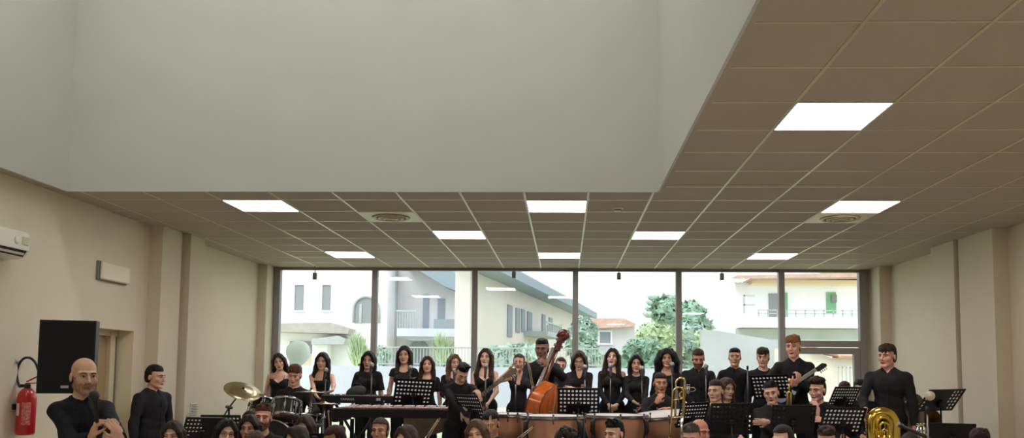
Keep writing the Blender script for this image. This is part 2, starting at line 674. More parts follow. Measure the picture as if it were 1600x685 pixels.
    mo = mouth * .008
    ex.tube([H((-.024, -.0835, -.0655)), H((-.012, -.0935, -.062)), H((0, -.0955, -.0635)), H((.012, -.0935, -.062)), H((.024, -.0835, -.0655))], [.0015 * HS, .0038 * HS, .0036 * HS, .0038 * HS, .0015 * HS], 6, 3)
    ex.tube([H((-.022, -.083, -.0675 - mo)), H((-.010, -.092, -.0715 - mo)), H((.010, -.092, -.0715 - mo)), H((.022, -.083, -.0675 - mo))], [.0015 * HS, .0045 * HS, .0045 * HS, .0015 * HS], 6, 3)
    ex.tube([H((-.021, -.0865, -.0665 - mo / 2)), H((0, -.0972, -.0668 - mo / 2)), H((.021, -.0865, -.0665 - mo / 2))], (.0011 + mo * .5) * HS, 5, 2)
    V, Q = f.mesh()
    lipc = lips or tuple(int(v * w) for v, w in zip(skin, (.80, .60, .60)))
    hb = haircol if hair != 'bald' else (70, 55, 45)
    body = netobj('person', V * S, Q, [skin_mat(skin), M_EYE, M_IRIS, lip_mat(lipc), hair_mat(hb)], None, ex.xform(np.diag([S, S, S, 1])))
    body.location = tuple(origin); body.rotation_euler = (0, 0, yaw)
    tag(body, label, cat, group)
    # ================= top garment
    def tl(Pp):                                        # torso-frame coordinates, upright numbers
        return (Pp - hip) @ Rt + np.array([0, 0, .93])
    g = .013 if wear in ('shirt', 'sweater', 'polo') else .009
    if wear == 'loose': g = .022
    f = Field(lo, hi, h * 1.15, zc)
    torso(f, g)
    bare = wear in ('strapless', 'cami', 'tank')
    if not bare:
        for a in A:
            arm(f, a, g - .001, sleeve, .02, g + (.012 if sleeve < .6 else .004))
    if wear in ('shirt', 'polo'):
        # collar
        for sd in (1, -1):
            f.cone(T((0, .09, 1.492)), T((sd * .066, .035, 1.482)), .014, .014, .012)
            f.cone(T((sd * .066, .035, 1.482)), T((sd * .035, -.062, 1.44)), .014, .013, .012)
            f.cone(T((sd * .035, -.062, 1.44)), T((sd * .055, -.095, 1.392)), .012, .004, .008)
        f.cone(T((0, -.13, 1.375)), T((0, -.06, 1.50)), .006, .036, .006, True)
        f.cone(T((0, .02, 1.47)), T((0, -.005, 1.60)), .056, .062, .004, True)
        # placket
        f.cone(T((0, -.128 * br - g * .6 + .0, 1.36)), T((0, -.118 * br - g, 1.0)), .008, .008, .01)
    elif wear == 'vneck':
        f.cone(T((0, -.14, 1.30)), T((0, -.02, 1.54)), .008, .075, .006, True)
    elif wear in ('tee', 'sweater', 'loose'):
        f.ell(T((0, -.025, 1.515)), (.085, .1, .075), Rt, .006, True)
    elif wear == 'scoop':
        f.ell(T((0, -.07, 1.47)), (.10, .12, .085), Rt, .006, True)
    elif wear == 'offshoulder':
        n_ = np.array([.42, 0, 1.]); n_ /= np.linalg.norm(n_)
        f.cut(lambda Pp: (tl(Pp) - np.array([0, 0, 1.425])) @ n_)
    if wear == 'strapless':
        f.cut(lambda Pp: tl(Pp)[..., 2] - 1.335)
    elif wear in ('cami', 'tank'):
        def fc(Pp):
            q = tl(Pp)
            return q[..., 2] - (1.30 + np.minimum(np.abs(q[..., 0]) * .75, .07) + np.clip(q[..., 1], -.02, .05) * .4)
        f.cut(fc)
        r_ = .0055 if wear == 'cami' else .017
        for sd in (1, -1):
            f.cone(T((sd * .075, -.115, 1.33)), T((sd * .095, -.075, 1.42)), r_, r_, .004); f.cone(T((sd * .095, -.075, 1.42)), T((sd * .10, .01, 1.473)), r_, r_, .004)
            f.cone(T((sd * .10, .01, 1.473)), T((sd * .09, .11, 1.33)), r_, r_, .004)
    bot = .86 if not sit else .90
    if wear in ('tee', 'strapless', 'cami', 'tank', 'vneck', 'scoop', 'offshoulder'): bot = .90
    # only the torso hem is cut; sleeves may hang lower
    def hem(Pp):
        q = tl(Pp)
        d_ = bot - q[..., 2]
        far = np.maximum(np.abs(q[..., 0]) - .205 * max(1, broad), np.abs(q[..., 1]) - .17)
        return np.where((far > 0) & (np.abs(q[..., 0]) > 0), np.minimum(d_, -far), d_)
    f.cut(hem)
    if not bare and sleeve > .05:                      # open the cuffs so that the hand comes out of a clean edge
        for a in A:
            sd, Sh, El, Wr, fd, pn, curl = a
            if sleeve <= .5: c_ = Sh + (El - Sh) * (sleeve / .5); dd = (El - Sh)
            else: c_ = El + (Wr - El) * ((sleeve - .5) / .5); dd = (Wr - El)
            dd = dd / np.linalg.norm(dd)
            q = f.sl(c_ - .11, c_ + .11)
            if f.d[q].size:
                Pp = f.pts(q); rel = (Pp - c_)
                ax = rel @ dd; rad = np.linalg.norm(rel - ax[..., None] * dd, axis=-1)
                f.d[q] = np.maximum(f.d[q], np.where((rad < .085) & (ax > -.02), ax, -1.).astype(np.float32)) if sleeve < 1.01 else f.d[q]
    gx, gy, gz = f.x[:, None, None], f.y[None, :, None], f.z[None, None, :]
    fold = np.sin(34 * gx + 9 * gz + 2.2 * np.sin(13 * gz + px)) * np.sin(27 * gz - 14 * gx + 5 * gy + px * .7)
    f.d = f.d + (fold * (.0042 if wear in ('shirt', 'polo', 'sweater', 'loose') else .0022)).astype(np.float32)
    nm = {'shirt': 'shirt', 'polo': 'polo_shirt', 'sweater': 'sweater', 'strapless': 'strapless_top', 'cami': 'camisole_top', 'tank': 'sleeveless_top'}.get(wear, 'blouse' if not male else 'shirt')
    V, Q = f.mesh()
    netobj(nm, V * S, Q, [cloth_mat(clothcol)], body)
    # ================= trousers
    f = Field(lo, np.array([hi[0], hi[1], max(1.16, hip[2] + .25)]), max(h * 1.3, .011), max(zc, 0))
    f.ell(hip + np.array([0, .012, .015]), ((.165 if male else .17) * (1 + (broad - 1) * .7) + .008, .118 * (.5 + br / 2) + .008, .14), None, .04)
    for l in Lg: leg(f, l, .018)
    if not sit:
        for l in Lg: f.cone(l[2], l[3] - np.array([0, 0, .02]), .07, .062, .03)
    V, Q = f.mesh()
    if len(V): netobj('trousers', V * S, Q, [cloth_mat((17, 17, 19))], body)
    # ================= hair
    make_hair(hair, haircol, H, Rh, HS, he, hcn, skull, hc, h, S, body, beard, male)
    if glasses:
        gb = MB()
        for sd in (1, -1):
            gb.tube([H((sd * .031 + .021 * math.cos(t), -.098 + .006 * abs(math.cos(t)) * (1 if math.cos(t) * sd > 0 else 0), .001 + .018 * math.sin(t))) for t in np.linspace(0, 2 * PI, 16, endpoint=False)], .0019 * HS, 5, closed=True)
            gb.tube([H((sd * .052, -.092, .006)), H((sd * .074, -.05, .006)), H((sd * .08, .015, .004))], .0016 * HS, 5)
        gb.tube([H((-.010, -.1, .005)), H((0, -.104, .008)), H((.010, -.1, .005))], .0016 * HS, 5)
        gb.xform(np.diag([S, S, S, 1]))
        gb.build('glasses', M_FRAME, body)
    return dict(o=body, origin=origin, S=S, Rz=Rz, H=lambda p: origin + Rz @ (H(p) * S), T=lambda p: origin + Rz @ (T(p) * S), A=[(origin + Rz @ (a[3] * S), Rz @ a[4], Rz @ a[5]) for a in A])


def pn_rot(dr, fd, pn):
    """direction a quarter turn from dr towards the palm, in the plane of fd and pn"""
    a = np.dot(dr, fd); b = np.dot(dr, pn)
    return pn * a - fd * b


M_FRAME = mat('spectacle_frame', rgb(25, 20, 18), .3)


def make_hair(kind, col, H, Rh, HS, he, hcn, skull, hc, h, S, body, beard, male):
    rnd = random.Random(hash(kind) % 1000 if False else len(kind) * 17 + int(hc[2] * 1e4) % 97)
    hl = lambda Pp: (Pp - hc) @ Rh / HS                # head coordinates
    m = hair_mat(col)
    if beard:
        f = Field(hc - .17 * HS, hc + .17 * HS, h * .8)
        skull(f, .0035)
        he(f, (0, -.072, -.1), (.026, .024, .023))
        for sd in (1, -1): hcn(f, (sd * .048, .0, -.062), (sd * .014, -.072, -.1), .0215, .0215)
        he(f, (0, -.088, -.052), (.028, .012, .0075), .008)
        f.cut(lambda Pp: np.maximum(np.maximum(hl(Pp)[..., 2] - (-.046 + np.clip(np.abs(hl(Pp)[..., 0]) - .03, 0, .03) * 1.3), hl(Pp)[..., 1] - .01), -hl(Pp)[..., 2] - .14))
        f.ell(H((0, -.1, -.0665)), np.array((.023, .022, .0085)) * HS, Rh, .004, True)
        V, Q = f.mesh()
        if len(V): netobj('beard', V * S, Q, [hair_mat(beard)], body)
    if kind == 'bald':
        return
    long_ = kind in ('long', 'wavy', 'curlylong', 'behind', 'straight')
    lo = hc - np.array([.2, .2, .52 if long_ else .2]); hi = hc + np.array([.2, .24, .21])
    f = Field(lo, hi, h * .95)
    def cap(g, hl0=.062, side=-.012, nape=-.07, k=.012):
        """skull shell above the hairline, behind the temples"""
        he(f, (0, .014, .036), (.072 + g, .090 + g, .081 + g), .0)
        he(f, (0, .03, -.012), (.066 + g, .072 + g, .075 + g), .02)
        def c(Pp):
            q = hl(Pp)
            x, y, z = q[..., 0], q[..., 1], q[..., 2]
            front = hl0 - .1 * np.abs(x) - z                       # keep z above the forehead line
            back = np.maximum(side + .35 * np.maximum(z * -1, 0) - y, nape - z)
            return np.minimum(front, back) * .8
        f.cut(c)
    def wob(a, w, wz):
        q = (slice(None),) * 3
        Pp = hl(f.pts(q))
        f.d += (a * np.sin(w * Pp[..., 0] + 3 * np.sin(wz * Pp[..., 2])) * np.sin(w * Pp[..., 1] + 1.3) * np.sin(wz * Pp[..., 2] + w * .3 * Pp[..., 0])).astype(np.float32)
    if kind == 'buzz':
        cap(.007, .07, .0, -.06)
    elif kind in ('short', 'quiff', 'fringe', 'curlytop', 'crop'):
        cap(.0045 if kind != 'fringe' else .0065, .066, -.002, -.062)
        if kind == 'short':
            he(f, (0, .008, .080), (.068, .080, .048), .02)
        if kind == 'crop':
            he(f, (0, .005, .085), (.068, .085, .04), .02)
        if kind == 'quiff':
            he(f, (0, .008, .09), (.068, .080, .044), .02)
            for i in range(16): x = rnd.uniform(-.05, .05); y = rnd.uniform(-.045, .02); hcn(f, (x, y, .10), (x * 1.15 + .012, y - rnd.uniform(.0, .03), .132 - 9 * x * x + rnd.uniform(-.01, .012)), .02, .009, .01)
        if kind == 'fringe':
            he(f, (0, .004, .078), (.078, .092, .054), .02)
            for i in range(17): x = -.06 + .0075 * i; hcn(f, (x * .8, -.05, .110 - 6 * x * x), (x * 1.08 + .01, -.088 + abs(x) * .45, .05 + rnd.uniform(-.02, .022)), .017, .0065, .007)
            for i in range(12): x = rnd.uniform(-.055, .055); y = rnd.uniform(-.03, .06); hcn(f, (x, y, .105), (x * 1.2, y - .012, .131 - 9 * x * x - 4 * y * y + rnd.uniform(-.008, .005)), .02, .01, .01)
        if kind == 'curlytop':
            for i in range(46):
                a = rnd.uniform(0, 2 * PI); r = math.sqrt(rnd.random())
                he(f, (.068 * r * math.cos(a), -.01 + .085 * r * math.sin(a), .098 + .032 * (1 - r * r) + rnd.uniform(-.01, .008)), (.019,) * 3, .006)
        wob(.0032, 120, 60)
    elif kind in ('bun', 'pony'):
        cap(.010, .072, -.012, -.065)
        he(f, (0, .1, .05), (.034, .034, .034), .02)
        if kind == 'pony':
            f.cone(H((0, .11, .06)), H((.01, .15, -.06)), .03 * HS, .03 * HS, .02); f.cone(H((.01, .15, -.06)), H((.02, .12, -.2)), .03 * HS, .012 * HS, .02)
        wob(.0012, 160, 20)
    elif long_:
        g = .016 if kind != 'curlylong' else .028
        cap(g, .066 if kind != 'curlylong' else .07, -.02, -.12)
        for sd in (1, -1):
            # curtains beside the face falling over or behind the shoulders
            f.cone(H((sd * .02, -.05, .105)), H((sd * .068, -.052, .03)), .022 * HS, .024 * HS, .02)
            f.cone(H((sd * .068, -.05, .035)), H((sd * .082, -.012, -.06)), .022 * HS, .026 * HS, .02)
            f.cone(H((sd * .08, .02, .02)), H((sd * .085, .02, -.12)), .032 * HS, .036 * HS, .02)
            if kind == 'curlylong':
                f.cone(H((sd * .085, .0, .05)), H((sd * .115, .0, -.05)), .05 * HS, .055 * HS, .03)
                f.cone(H((sd * .115, .0, -.05)), H((sd * .12, .01, -.16)), .055 * HS, .045 * HS, .03)
            elif kind == 'behind':
                f.cone(H((sd * .082, .03, -.08)), H((sd * .07, .09, -.26)), .036 * HS, .03 * HS, .02)
            elif kind == 'straight':
                f.cone(H((sd * .083, .0, -.08)), H((sd * .088, -.058, -.25)), .03 * HS, .03 * HS, .02)
                f.cone(H((sd * .088, -.058, -.25)), H((sd * .082, -.085, -.40)), .03 * HS, .016 * HS, .02)
            else:
                f.cone(H((sd * .083, .005, -.08)), H((sd * .1, -.04, -.24)), .034 * HS, .036 * HS, .02)
                f.cone(H((sd * .1, -.04, -.24)), H((sd * .088, -.07, -.37)), .034 * HS, .018 * HS, .02)
        f.ell(H((0, .075, -.06)), np.array((.085, .05, .13)) * HS, Rh, .03)
        f.ell(H((0, .1, -.2)), np.array((.09, .04, .12)) * HS, Rh, .03)
        # parting
        if kind != 'curlylong': f.cone(H((.0, -.085, .1)), H((.0, .03, .147)), .006 * HS, .006 * HS, .008, True)
        if kind == 'curlylong':
            for i in range(130):
                t = rnd.uniform(-.18, .12); a = rnd.uniform(-.25, PI + .25)
                R_ = .115 if t < .03 else .115 * math.sqrt(max(.05, 1 - ((t - .03) / .11) ** 2))
                f.ell(H((R_ * math.cos(a), .01 + R_ * .95 * math.sin(a), t)), (.021,) * 3, None, .008)
        wob(.0035 if kind in ('wavy',) else .0018, 110, 45 if kind == 'wavy' else 12)
        # keep the face clear
        f.cut(lambda Pp: -(np.sqrt((hl(Pp)[..., 0] / .060) ** 2 + ((hl(Pp)[..., 2] + .028) / .100) ** 2 + (np.maximum(hl(Pp)[..., 1] + .03, 0) / .05) ** 2) - 1) * .05)
    V, Q = f.mesh()
    if len(V): netobj('hair', V * S, Q, [m], body)
# ------------------------------------------------------------------ render look, camera, sky
SC.view_settings.view_transform = 'Standard'
SC.view_settings.look = 'None'
SC.view_settings.exposure = 0.
SC.cycles.use_denoising = True
SC.cycles.max_bounces = 8
SC.cycles.diffuse_bounces = 5
SC.cycles.transparent_max_bounces = 12
SC.cycles.caustics_reflective = False
SC.cycles.caustics_refractive = False
SC.cycles.sample_clamp_indirect = 6

cd = bpy.data.cameras.new('camera'); cam = bpy.data.objects.new('camera', cd); COL.objects.link(cam)
cd.sensor_width = 36; cd.lens = F / 1600 * 36
cd.shift_x = (800 - CX) / 1600; cd.shift_y = (CY - 342.5) / 1600
cd.clip_start = .05; cd.clip_end = 400
MM = np.eye(4); MM[:3, 0] = RM[0]; MM[:3, 1] = -RM[1]; MM[:3, 2] = -RM[2]; MM[:3, 3] = EYEP
cam.matrix_world = Matrix(MM.tolist())
SC.camera = cam

w = bpy.data.worlds.new('overcast_sky'); SC.world = w; w.use_nodes = True
nt = w.node_tree; bg = nt.nodes['Background']
tc = nt.nodes.new('ShaderNodeTexCoord'); sx = nt.nodes.new('ShaderNodeSeparateXYZ'); rp = nt.nodes.new('ShaderNodeValToRGB')
nt.links.new(tc.outputs['Generated'], sx.inputs[0]); nt.links.new(sx.outputs['Z'], rp.inputs[0]); nt.links.new(rp.outputs[0], bg.inputs['Color'])
rp.color_ramp.elements[0].position = .0; rp.color_ramp.elements[0].color = (.86, .88, .90, 1)
rp.color_ramp.elements[1].position = .5; rp.color_ramp.elements[1].color = (.88, .92, 1., 1)
bg.inputs['Strength'].default_value = 2.15

M_WALL = mat('wall_plaster', rgb(222, 211, 188), .9, noise=.02, nscale=3, bump=.05, bscale=60)
M_WELL = mat('well_plaster', rgb(205, 206, 198), .9, noise=.02, nscale=2, bump=.04, bscale=50)
M_TILE = mat('ceiling_tile', rgb(186, 175, 160), .95, noise=.05, nscale=120, bump=.06, bscale=300)
M_BAR = mat('ceiling_bar', rgb(214, 208, 178), .38, metal=.45)
M_FLOOR = mat('floor_vinyl', rgb(205, 196, 182), .5, noise=.08, nscale=12)
M_MULL = mat('window_metal', rgb(150, 144, 142), .4)
M_RISER = mat('riser_board', rgb(70, 62, 55), .7, noise=.15, nscale=8)
M_DARK = mat('dark_plastic', rgb(30, 30, 31), .5)
M_WHITE = mat('white_plastic', rgb(225, 220, 205), .35)
M_GREY = mat('grey_plastic', rgb(130, 130, 128), .5)
M_PANEL = mat('led_diffuser', rgb(255, 250, 250), .5, emit=(1, .94, .92, 1), estr=19.)
M_WELLFILL = mat('well_fill_glow', rgb(255, 250, 250), .5, emit=(.98, 1, .97, 1), estr=19.)
M_FRAMEW = mat('white_metal', rgb(228, 224, 214), .35)

XL, XR, YB, YF = -4.85, 4.97, 13.65, -6.0
WX0, WX1, WY0, WY1, WTOP = -4.69, .84, -4.5, 7.77, 6.6      # light well opening

struct('floor', MB().box2((XL - .4, YF - .2, -.15), (XR + .3, YB + .1, 0)), M_FLOOR)
T = .12
c = MB()
c.box2((XL, YF, CEIL), (WX0 - .02, YB + .1, CEIL + T)); c.box2((WX1 + .02, YF, CEIL), (XR, YB + .1, CEIL + T))
c.box2((WX0 - .02, WY1 + .02, CEIL), (WX1 + .02, YB + .1, CEIL + T)); c.box2((WX0 - .02, YF, CEIL), (WX1 + .02, WY0 - .02, CEIL + T))
struct('ceiling', c, M_TILE)
# exposed T-bar grid, 0.6 m module
g = MB(); X0, Y0 = -.393, 8.185
bw = .011
inwell = lambda x, y: WX0 < x < WX1 and WY0 < y < WY1
for k in range(-8, 10):
    x = X0 + .6 * k
    if not XL < x < XR: continue
    if WX0 < x < WX1:
        g.box2((x - bw, WY1, CEIL - .004), (x + bw, YB, CEIL + .002)); g.box2((x - bw, YF, CEIL - .004), (x + bw, WY0, CEIL + .002))
    else:
        g.box2((x - bw, YF, CEIL - .004), (x + bw, YB, CEIL + .002))
for j in range(-23, 10):
    y = Y0 + .6 * j
    if WY0 < y < WY1:
        g.box2((WX1, y - bw, CEIL - .003), (XR, y + bw, CEIL + .002)); g.box2((XL, y - bw, CEIL - .003), (WX0, y + bw, CEIL + .002))
    else:
        g.box2((XL, y - bw, CEIL - .003), (XR, y + bw, CEIL + .002))
struct('ceiling_grid', g, M_BAR)
# double-height light well with plain plaster faces
struct('wall_well_back', MB().box2((WX0, WY1, CEIL - .01), (WX1, WY1 + .02, WTOP)), M_WELL)
struct('trim_1', MB().box2((WX0, WY1 - .012, CEIL - .012), (WX1, WY1, at(600, 66, WY1)[2])), M_WELL)
struct('wall_well_right', MB().box2((WX1, WY0, CEIL - .01), (WX1 + .02, WY1, WTOP)), M_WELL)
struct('wall_well_left', MB().box2((WX0 - .02, WY0, CEIL - .01), (WX0, WY1, WTOP)), M_WELL)
struct('wall_well_front', MB().box2((WX0, WY0 - .02, CEIL - .01), (WX1, WY0, WTOP)), M_WELL)
struct('ceiling_well', MB().box2((WX0 - .1, WY0 - .1, WTOP), (WX1 + .1, WY1 + .1, WTOP + .1)), M_WELL)
struct('trim_2', MB().box2((WX1 + .02, WY0, CEIL - .012), (WX1 + .05, WY1 + .02, CEIL + .01)), M_TILE)

# ---- walls
jy = atX(206, 600, XL)[1]                                   # far jamb of the side door
jx = at(179, 600, jy)[0]
ny = jy - 1.15
dz = atX(180, 518, jx)[2] if False else at(190, 518, jy)[2]
wl = MB()
wl.box2((XL - .45, YF, 0), (XL, ny, CEIL + T)); wl.box2((XL - .45, jy, 0), (XL, YB + .1, CEIL + T)); wl.box2((XL - .45, ny, dz), (XL, jy, CEIL + T))
struct('wall_left', wl, M_WALL)
struct('wall_right', MB().box2((XR, YF, 0), (XR + .3, YB + .1, CEIL + T)), M_WALL)
struct('wall_rear', MB().box2((XL - .45, YF - .3, 0), (XR + .3, YF, CEIL + T)), M_WALL)
n = 0
for (x0, x1, y0, y1) in ((XL, -4.70, 9.72, 10.22), (XL, -4.625, 10.30, 10.70), (XL, -4.72, 13.28, YB), (4.80, XR, 9.72, 10.56), (4.765, XR, 10.61, 11.27), (4.80, XR, 13.2, YB)):
    n += 1
    struct('wall_pillar_%d' % n, MB().box2((x0, y0, 0), (x1, y1, CEIL)), M_WALL)
struct('wall_back', MB().box2((XL - .45, YB, 0), (-4.68, YB + .12, CEIL)).box2((4.73, YB, 0), (XR + .3, YB + .12, CEIL)), M_WALL)
# low stage riser that carries the back rows
RZ = .30
struct('floor_riser', MB().box2((-3.75, 8.75, 0), (4.70, 13.3, RZ), bev=.01).box2((-4.6, 10.8, 0), (-3.74, 13.3, RZ), bev=.01), M_RISER)

# side door in the niche of the left wall
M_DOORP = mat('door_panel', rgb(176, 150, 112), .5)
M_DOORF = mat('door_frame', rgb(226, 212, 178), .4)
dr = MB()
dr.box2((jx - .06, ny, 0), (jx - .02, ny + .05, dz)); dr.box2((jx - .06, jy - .16, 0), (jx + .02, jy - .03, dz)); dr.box2((jx - .06, ny, dz - .06), (jx + .01, jy - .03, dz))
d1 = tag(dr.build('door_1', M_DOORF), kind='structure')
MB().box2((jx - .2, ny, 0), (jx - .055, jy - .0, dz + .02)).build('backing', M_DOORF, d1)
MB().box2((jx - .05, ny + .05, 0), (jx - .025, jy - .16, dz - .10)).build('door_leaf', M_DOORP, d1)
struct('trim_lit_jamb', MB().box2((jx, jy - .006, 0), (XL, jy - .001, dz)), mat('lit_cream_jamb', rgb(250, 238, 206), .7))  # pale cream puts the light on the far jamb into the colour
MB().box2((jx + .02, jy - .058, 0), (jx + .035, jy - .046, dz - .06)).build('door_seal', M_GREY, d1)
hd = MB(); hd.box2((jx - .01, jy - .24, .98), (jx + .04, jy - .215, 1.1), bev=.005)
hd.build('door_handle', M_DARK, d1)

# ---- window wall
gm = bpy.data.materials.new('window_glass'); gm.use_nodes = True
nt = gm.node_tree; nt.nodes.clear()
out = nt.nodes.new('ShaderNodeOutputMaterial'); mx = nt.nodes.new('ShaderNodeMixShader'); tr = nt.nodes.new('ShaderNodeBsdfTransparent'); gl = nt.nodes.new('ShaderNodeBsdfGlossy'); fr = nt.nodes.new('ShaderNodeFresnel'); mu = nt.nodes.new('ShaderNodeMath')
tr.inputs[0].default_value = (.93, .97, .95, 1); gl.inputs['Roughness'].default_value = 0.; gl.inputs['Color'].default_value = (.95, 1, 1, 1)
fr.inputs['IOR'].default_value = 1.5; mu.operation = 'MULTIPLY'; mu.inputs[1].default_value = 1.7
nt.links.new(fr.outputs[0], mu.inputs[0]); nt.links.new(mu.outputs[0], mx.inputs[0]); nt.links.new(tr.outputs[0], mx.inputs[1]); nt.links.new(gl.outputs[0], mx.inputs[2]); nt.links.new(mx.outputs[0], out.inputs[0])
M_GLASS = gm

mxs = [-4.66, -3.075, -1.455, .157, 1.80, 3.42, 4.69]
TRZ = at(1290, 538, YB)[2]
for i in range(6):
    a, b = mxs[i], mxs[i + 1]
    f = MB()
    z0 = .12
    wa = .055 if i == 0 else .045
    f.box2((a - wa, YB - .06, 0), (a + .045, YB + .06, CEIL), bev=.006)
    if i == 5:
        z0 = TRZ
        f.box2((b - .06, YB - .06, 0), (b + .045, YB + .06, CEIL), bev=.006)
    f.box2((a + .045, YB - .04, CEIL - .045), (b - .045, YB + .04, CEIL)); f.box2((a + .045, YB - .05, z0 - .05), (b - .045, YB + .05, z0 + .05))
    wn = tag(f.build('window_%d' % (i + 1), M_MULL), kind='structure')
    MB().quad([(a + .04, YB, z0 + .04), (b - .04, YB, z0 + .04), (b - .04, YB, CEIL - .04), (a + .04, YB, CEIL - .04)]).build('pane', M_GLASS, wn)
a, b = mxs[5] + .05, mxs[6] - .06
f = MB()
f.box2((a, YB - .045, 0), (a + .1, YB + .045, TRZ - .06), bev=.005); f.box2((b - .1, YB - .045, 0), (b, YB + .045, TRZ - .06), bev=.005)
f.box2((a + .1, YB - .045, TRZ - .16), (b - .1, YB + .045, TRZ - .06)); f.box2((a + .1, YB - .045, 0), (b - .1, YB + .045, .14))
d2 = tag(f.build('door_2', M_MULL), kind='structure')
MB().quad([(a + .09, YB, .1), (b - .09, YB, .1), (b - .09, YB, TRZ - .1), (a + .09, YB, TRZ - .1)]).build('pane', M_GLASS, d2)
MB().tube([(a + .13, YB - .09, .95), (a + .13, YB - .09, 1.25)], .012, 8).box((a + .13, YB - .06, .98), (.02, .06, .02)).box((a + .13, YB - .06, 1.22), (.02, .06, .02)).build('door_handle', M_DARK, d2)
pl = bpy.data.lights.new('window_portal', 'AREA'); pl.shape = 'RECTANGLE'; pl.size = 9.3; pl.size_y = CEIL; pl.cycles.is_portal = True
po = bpy.data.objects.new('window_portal', pl); COL.objects.link(po); po.location = (0, YB + .1, CEIL / 2); po.rotation_euler = (-PI / 2, 0, 0)

# ---- ceiling lights
def ceil_light(cx_, cy_, label, z=CEIL, dm=None):
    t = thing('ceiling_light', label, 'ceiling light', (X0 + .6 * (cx_ + .5), Y0 + .6 * (cy_ + .5), z), 0, 'square light panels in the tiled ceiling')
    f = MB(); r, q = .3, .288
    for sd in (1, -1):
        f.box2((sd * q, -r, -.007), (sd * r, r, .0)); f.box2((-q, sd * q, -.007), (q, sd * r, .0))
    f.build('frame', M_FRAMEW, t)
    MB().box2((-q, -q, -.005), (q, q, .0)).build('diffuser', dm or M_PANEL, t)
    return t
P = 'square white light panel '
for cx_, cy_, l in (
        (-5, 0, P + 'far left in the ceiling, left of the round vent beside it'), (0, 0, P + 'beyond the middle of the well edge, left of the smoke detector'), (5, 0, P + 'touching the round vent on the right side'),
        (3, -5, P + 'largest and nearest, on the right beside the light well'), (-2, 3, P + 'just right of and beyond the left round vent'), (2, 3, P + 'in the middle distance, right of centre beyond the smoke detector'),
        (-5, 6, P + 'close to the glass wall above the leftmost window'), (0, 6, P + 'close to the glass wall above the middle mullion'), (5, 6, P + 'close to the glass wall above the right mullion'),
        (3, -11, P + 'added unseen for light, right ceiling behind the viewer, nearer the wall'), (6, -8, P + 'added unseen for light, right ceiling behind the viewer, by the pillars'), (3, -17, P + 'added unseen for light, rearmost in the right ceiling strip')):  # these three panels are out of view, added for the lighting
    ceil_light(cx_, cy_, l)
for i, (x, y) in enumerate(((-3.9, 6.), (-2.7, 6.), (-1.2, 6.), (0., 6.), (-3.2, 2.2), (-.8, 2.2), (-3.2, -1.5), (-.8, -1.5))):  # unseen glowing panels added to brighten the well faces
    t = ceil_light((x - X0) / .6 - .5, (y - Y0) / .6 - .5, P + 'added unseen in the roof to brighten the light well', WTOP, M_WELLFILL)

# ---- round vents, smoke detector
def vent(cx_, cy_, label):
    t = thing('air_vent', label, 'vent', (X0 + .6 * (cx_ + .5), Y0 + .6 * (cy_ + .5), CEIL), 0, 'round ceiling vents')
    MB().box2((-.295, -.295, -.008), (.295, .295, 0)).build('plate', mat('vent_plate', rgb(246, 238, 204), .4, emit=(.5, .46, .33, 1), estr=.0), t)
    for i, r in enumerate((.2, .14, .082)):
        MB().lathe([(r, -.009), (r, -.02 - .006 * i), (r - .022, -.024 - .006 * i), (r - .05, -.009), (r, -.009)], n=36).build('ring', M_VENTR, t)
    MB().lathe([(.001, -.035), (.045, -.03), (.05, -.009), (.001, -.009)], n=24).build('hub', M_VENTR, t)
    MB().lathe([(.001, -.0095), (.205, -.0095), (.205, -.0085), (.001, -.0085)], n=36).build('throat', M_DARK, t)
M_VENTR = mat('vent_ring', rgb(196, 184, 150), .4)
vent(-3, 1, 'round ringed air vent on the left of the ceiling, near the second light'); vent(5, 1, 'round ringed air vent on the right, touching a light panel')
p = at(965, 325, 8.5); p = EYEP + ray(965, 325) * ((CEIL - EYE) / ray(965, 325)[2])
t = thing('smoke_detector', 'small round smoke detector on a ceiling tile', 'smoke detector', p)
MB().lathe([(.001, 0), (.055, 0), (.055, -.012), (.04, -.02), (.036, -.032), (.001, -.036)], n=24).build('case', M_WHITE, t)
MB().lathe([(.0405, -.02), (.0405, -.028), (.034, -.029), (.034, -.02)], n=24).build('slot_ring', M_DARK, t)

# ---- things on the left wall
def wallpt(px, py): return atX(px, py, XL)
a_ = atX(46, 380, XL + .2); y1 = a_[1]
zt, zb = atX(46, 364, XL + .2)[2], atX(40, 408, XL + .12)[2]
t = thing('air_conditioner', 'white split air conditioner on the left wall', 'air conditioner', (XL, y1, (zt + zb) / 2))
hh = zt - zb; D = .2
prof = [(0, hh / 2), (D * .9, hh / 2), (D, hh / 2 - .03), (D, -hh * .18), (D * .82, -hh * .42), (D * .5, -hh / 2), (0, -hh / 2)]
MB().prism([(p_[0], p_[1]) for p_ in prof], 1, -.85, 0).build('case', M_WHITE, t)
MB().prism([(D + .002, -hh * .20), (D * .84, -hh * .42), (D * .78, -hh * .42), (D * .94, -hh * .2)], 1, -.8, -.03).build('air_outlet', M_DARK, t)
MB().box((D * .93, -.42, -hh * .33), (.006, .74, .02), roty(.6)).build('flap', M_WHITE, t)
MB().box2((D - .005, -.10, hh * .0), (D + .008, -.015, hh * .3), bev=.004).build('front_panel', mat('ac_panel', rgb(205, 205, 176), .25), t)
MB().lathe([(.001, .006), (.03, .006), (.034, 0), (.001, 0)], n=20, R=roty(PI / 2)).xform(Matrix.Translation((D, -.17, hh * .12))).build('badge', M_FRAMEW, t)
q0, q1 = wallpt(150, 423), wallpt(196, 423)
z0, z1 = wallpt(173, 442)[2], wallpt(173, 412)[2]
t = thing('emergency_light', 'white rectangular emergency lamp on the left wall', 'emergency light', (XL - .005, (q0[1] + q1[1]) / 2, (z0 + z1) / 2))
L = q1[1] - q0[1]
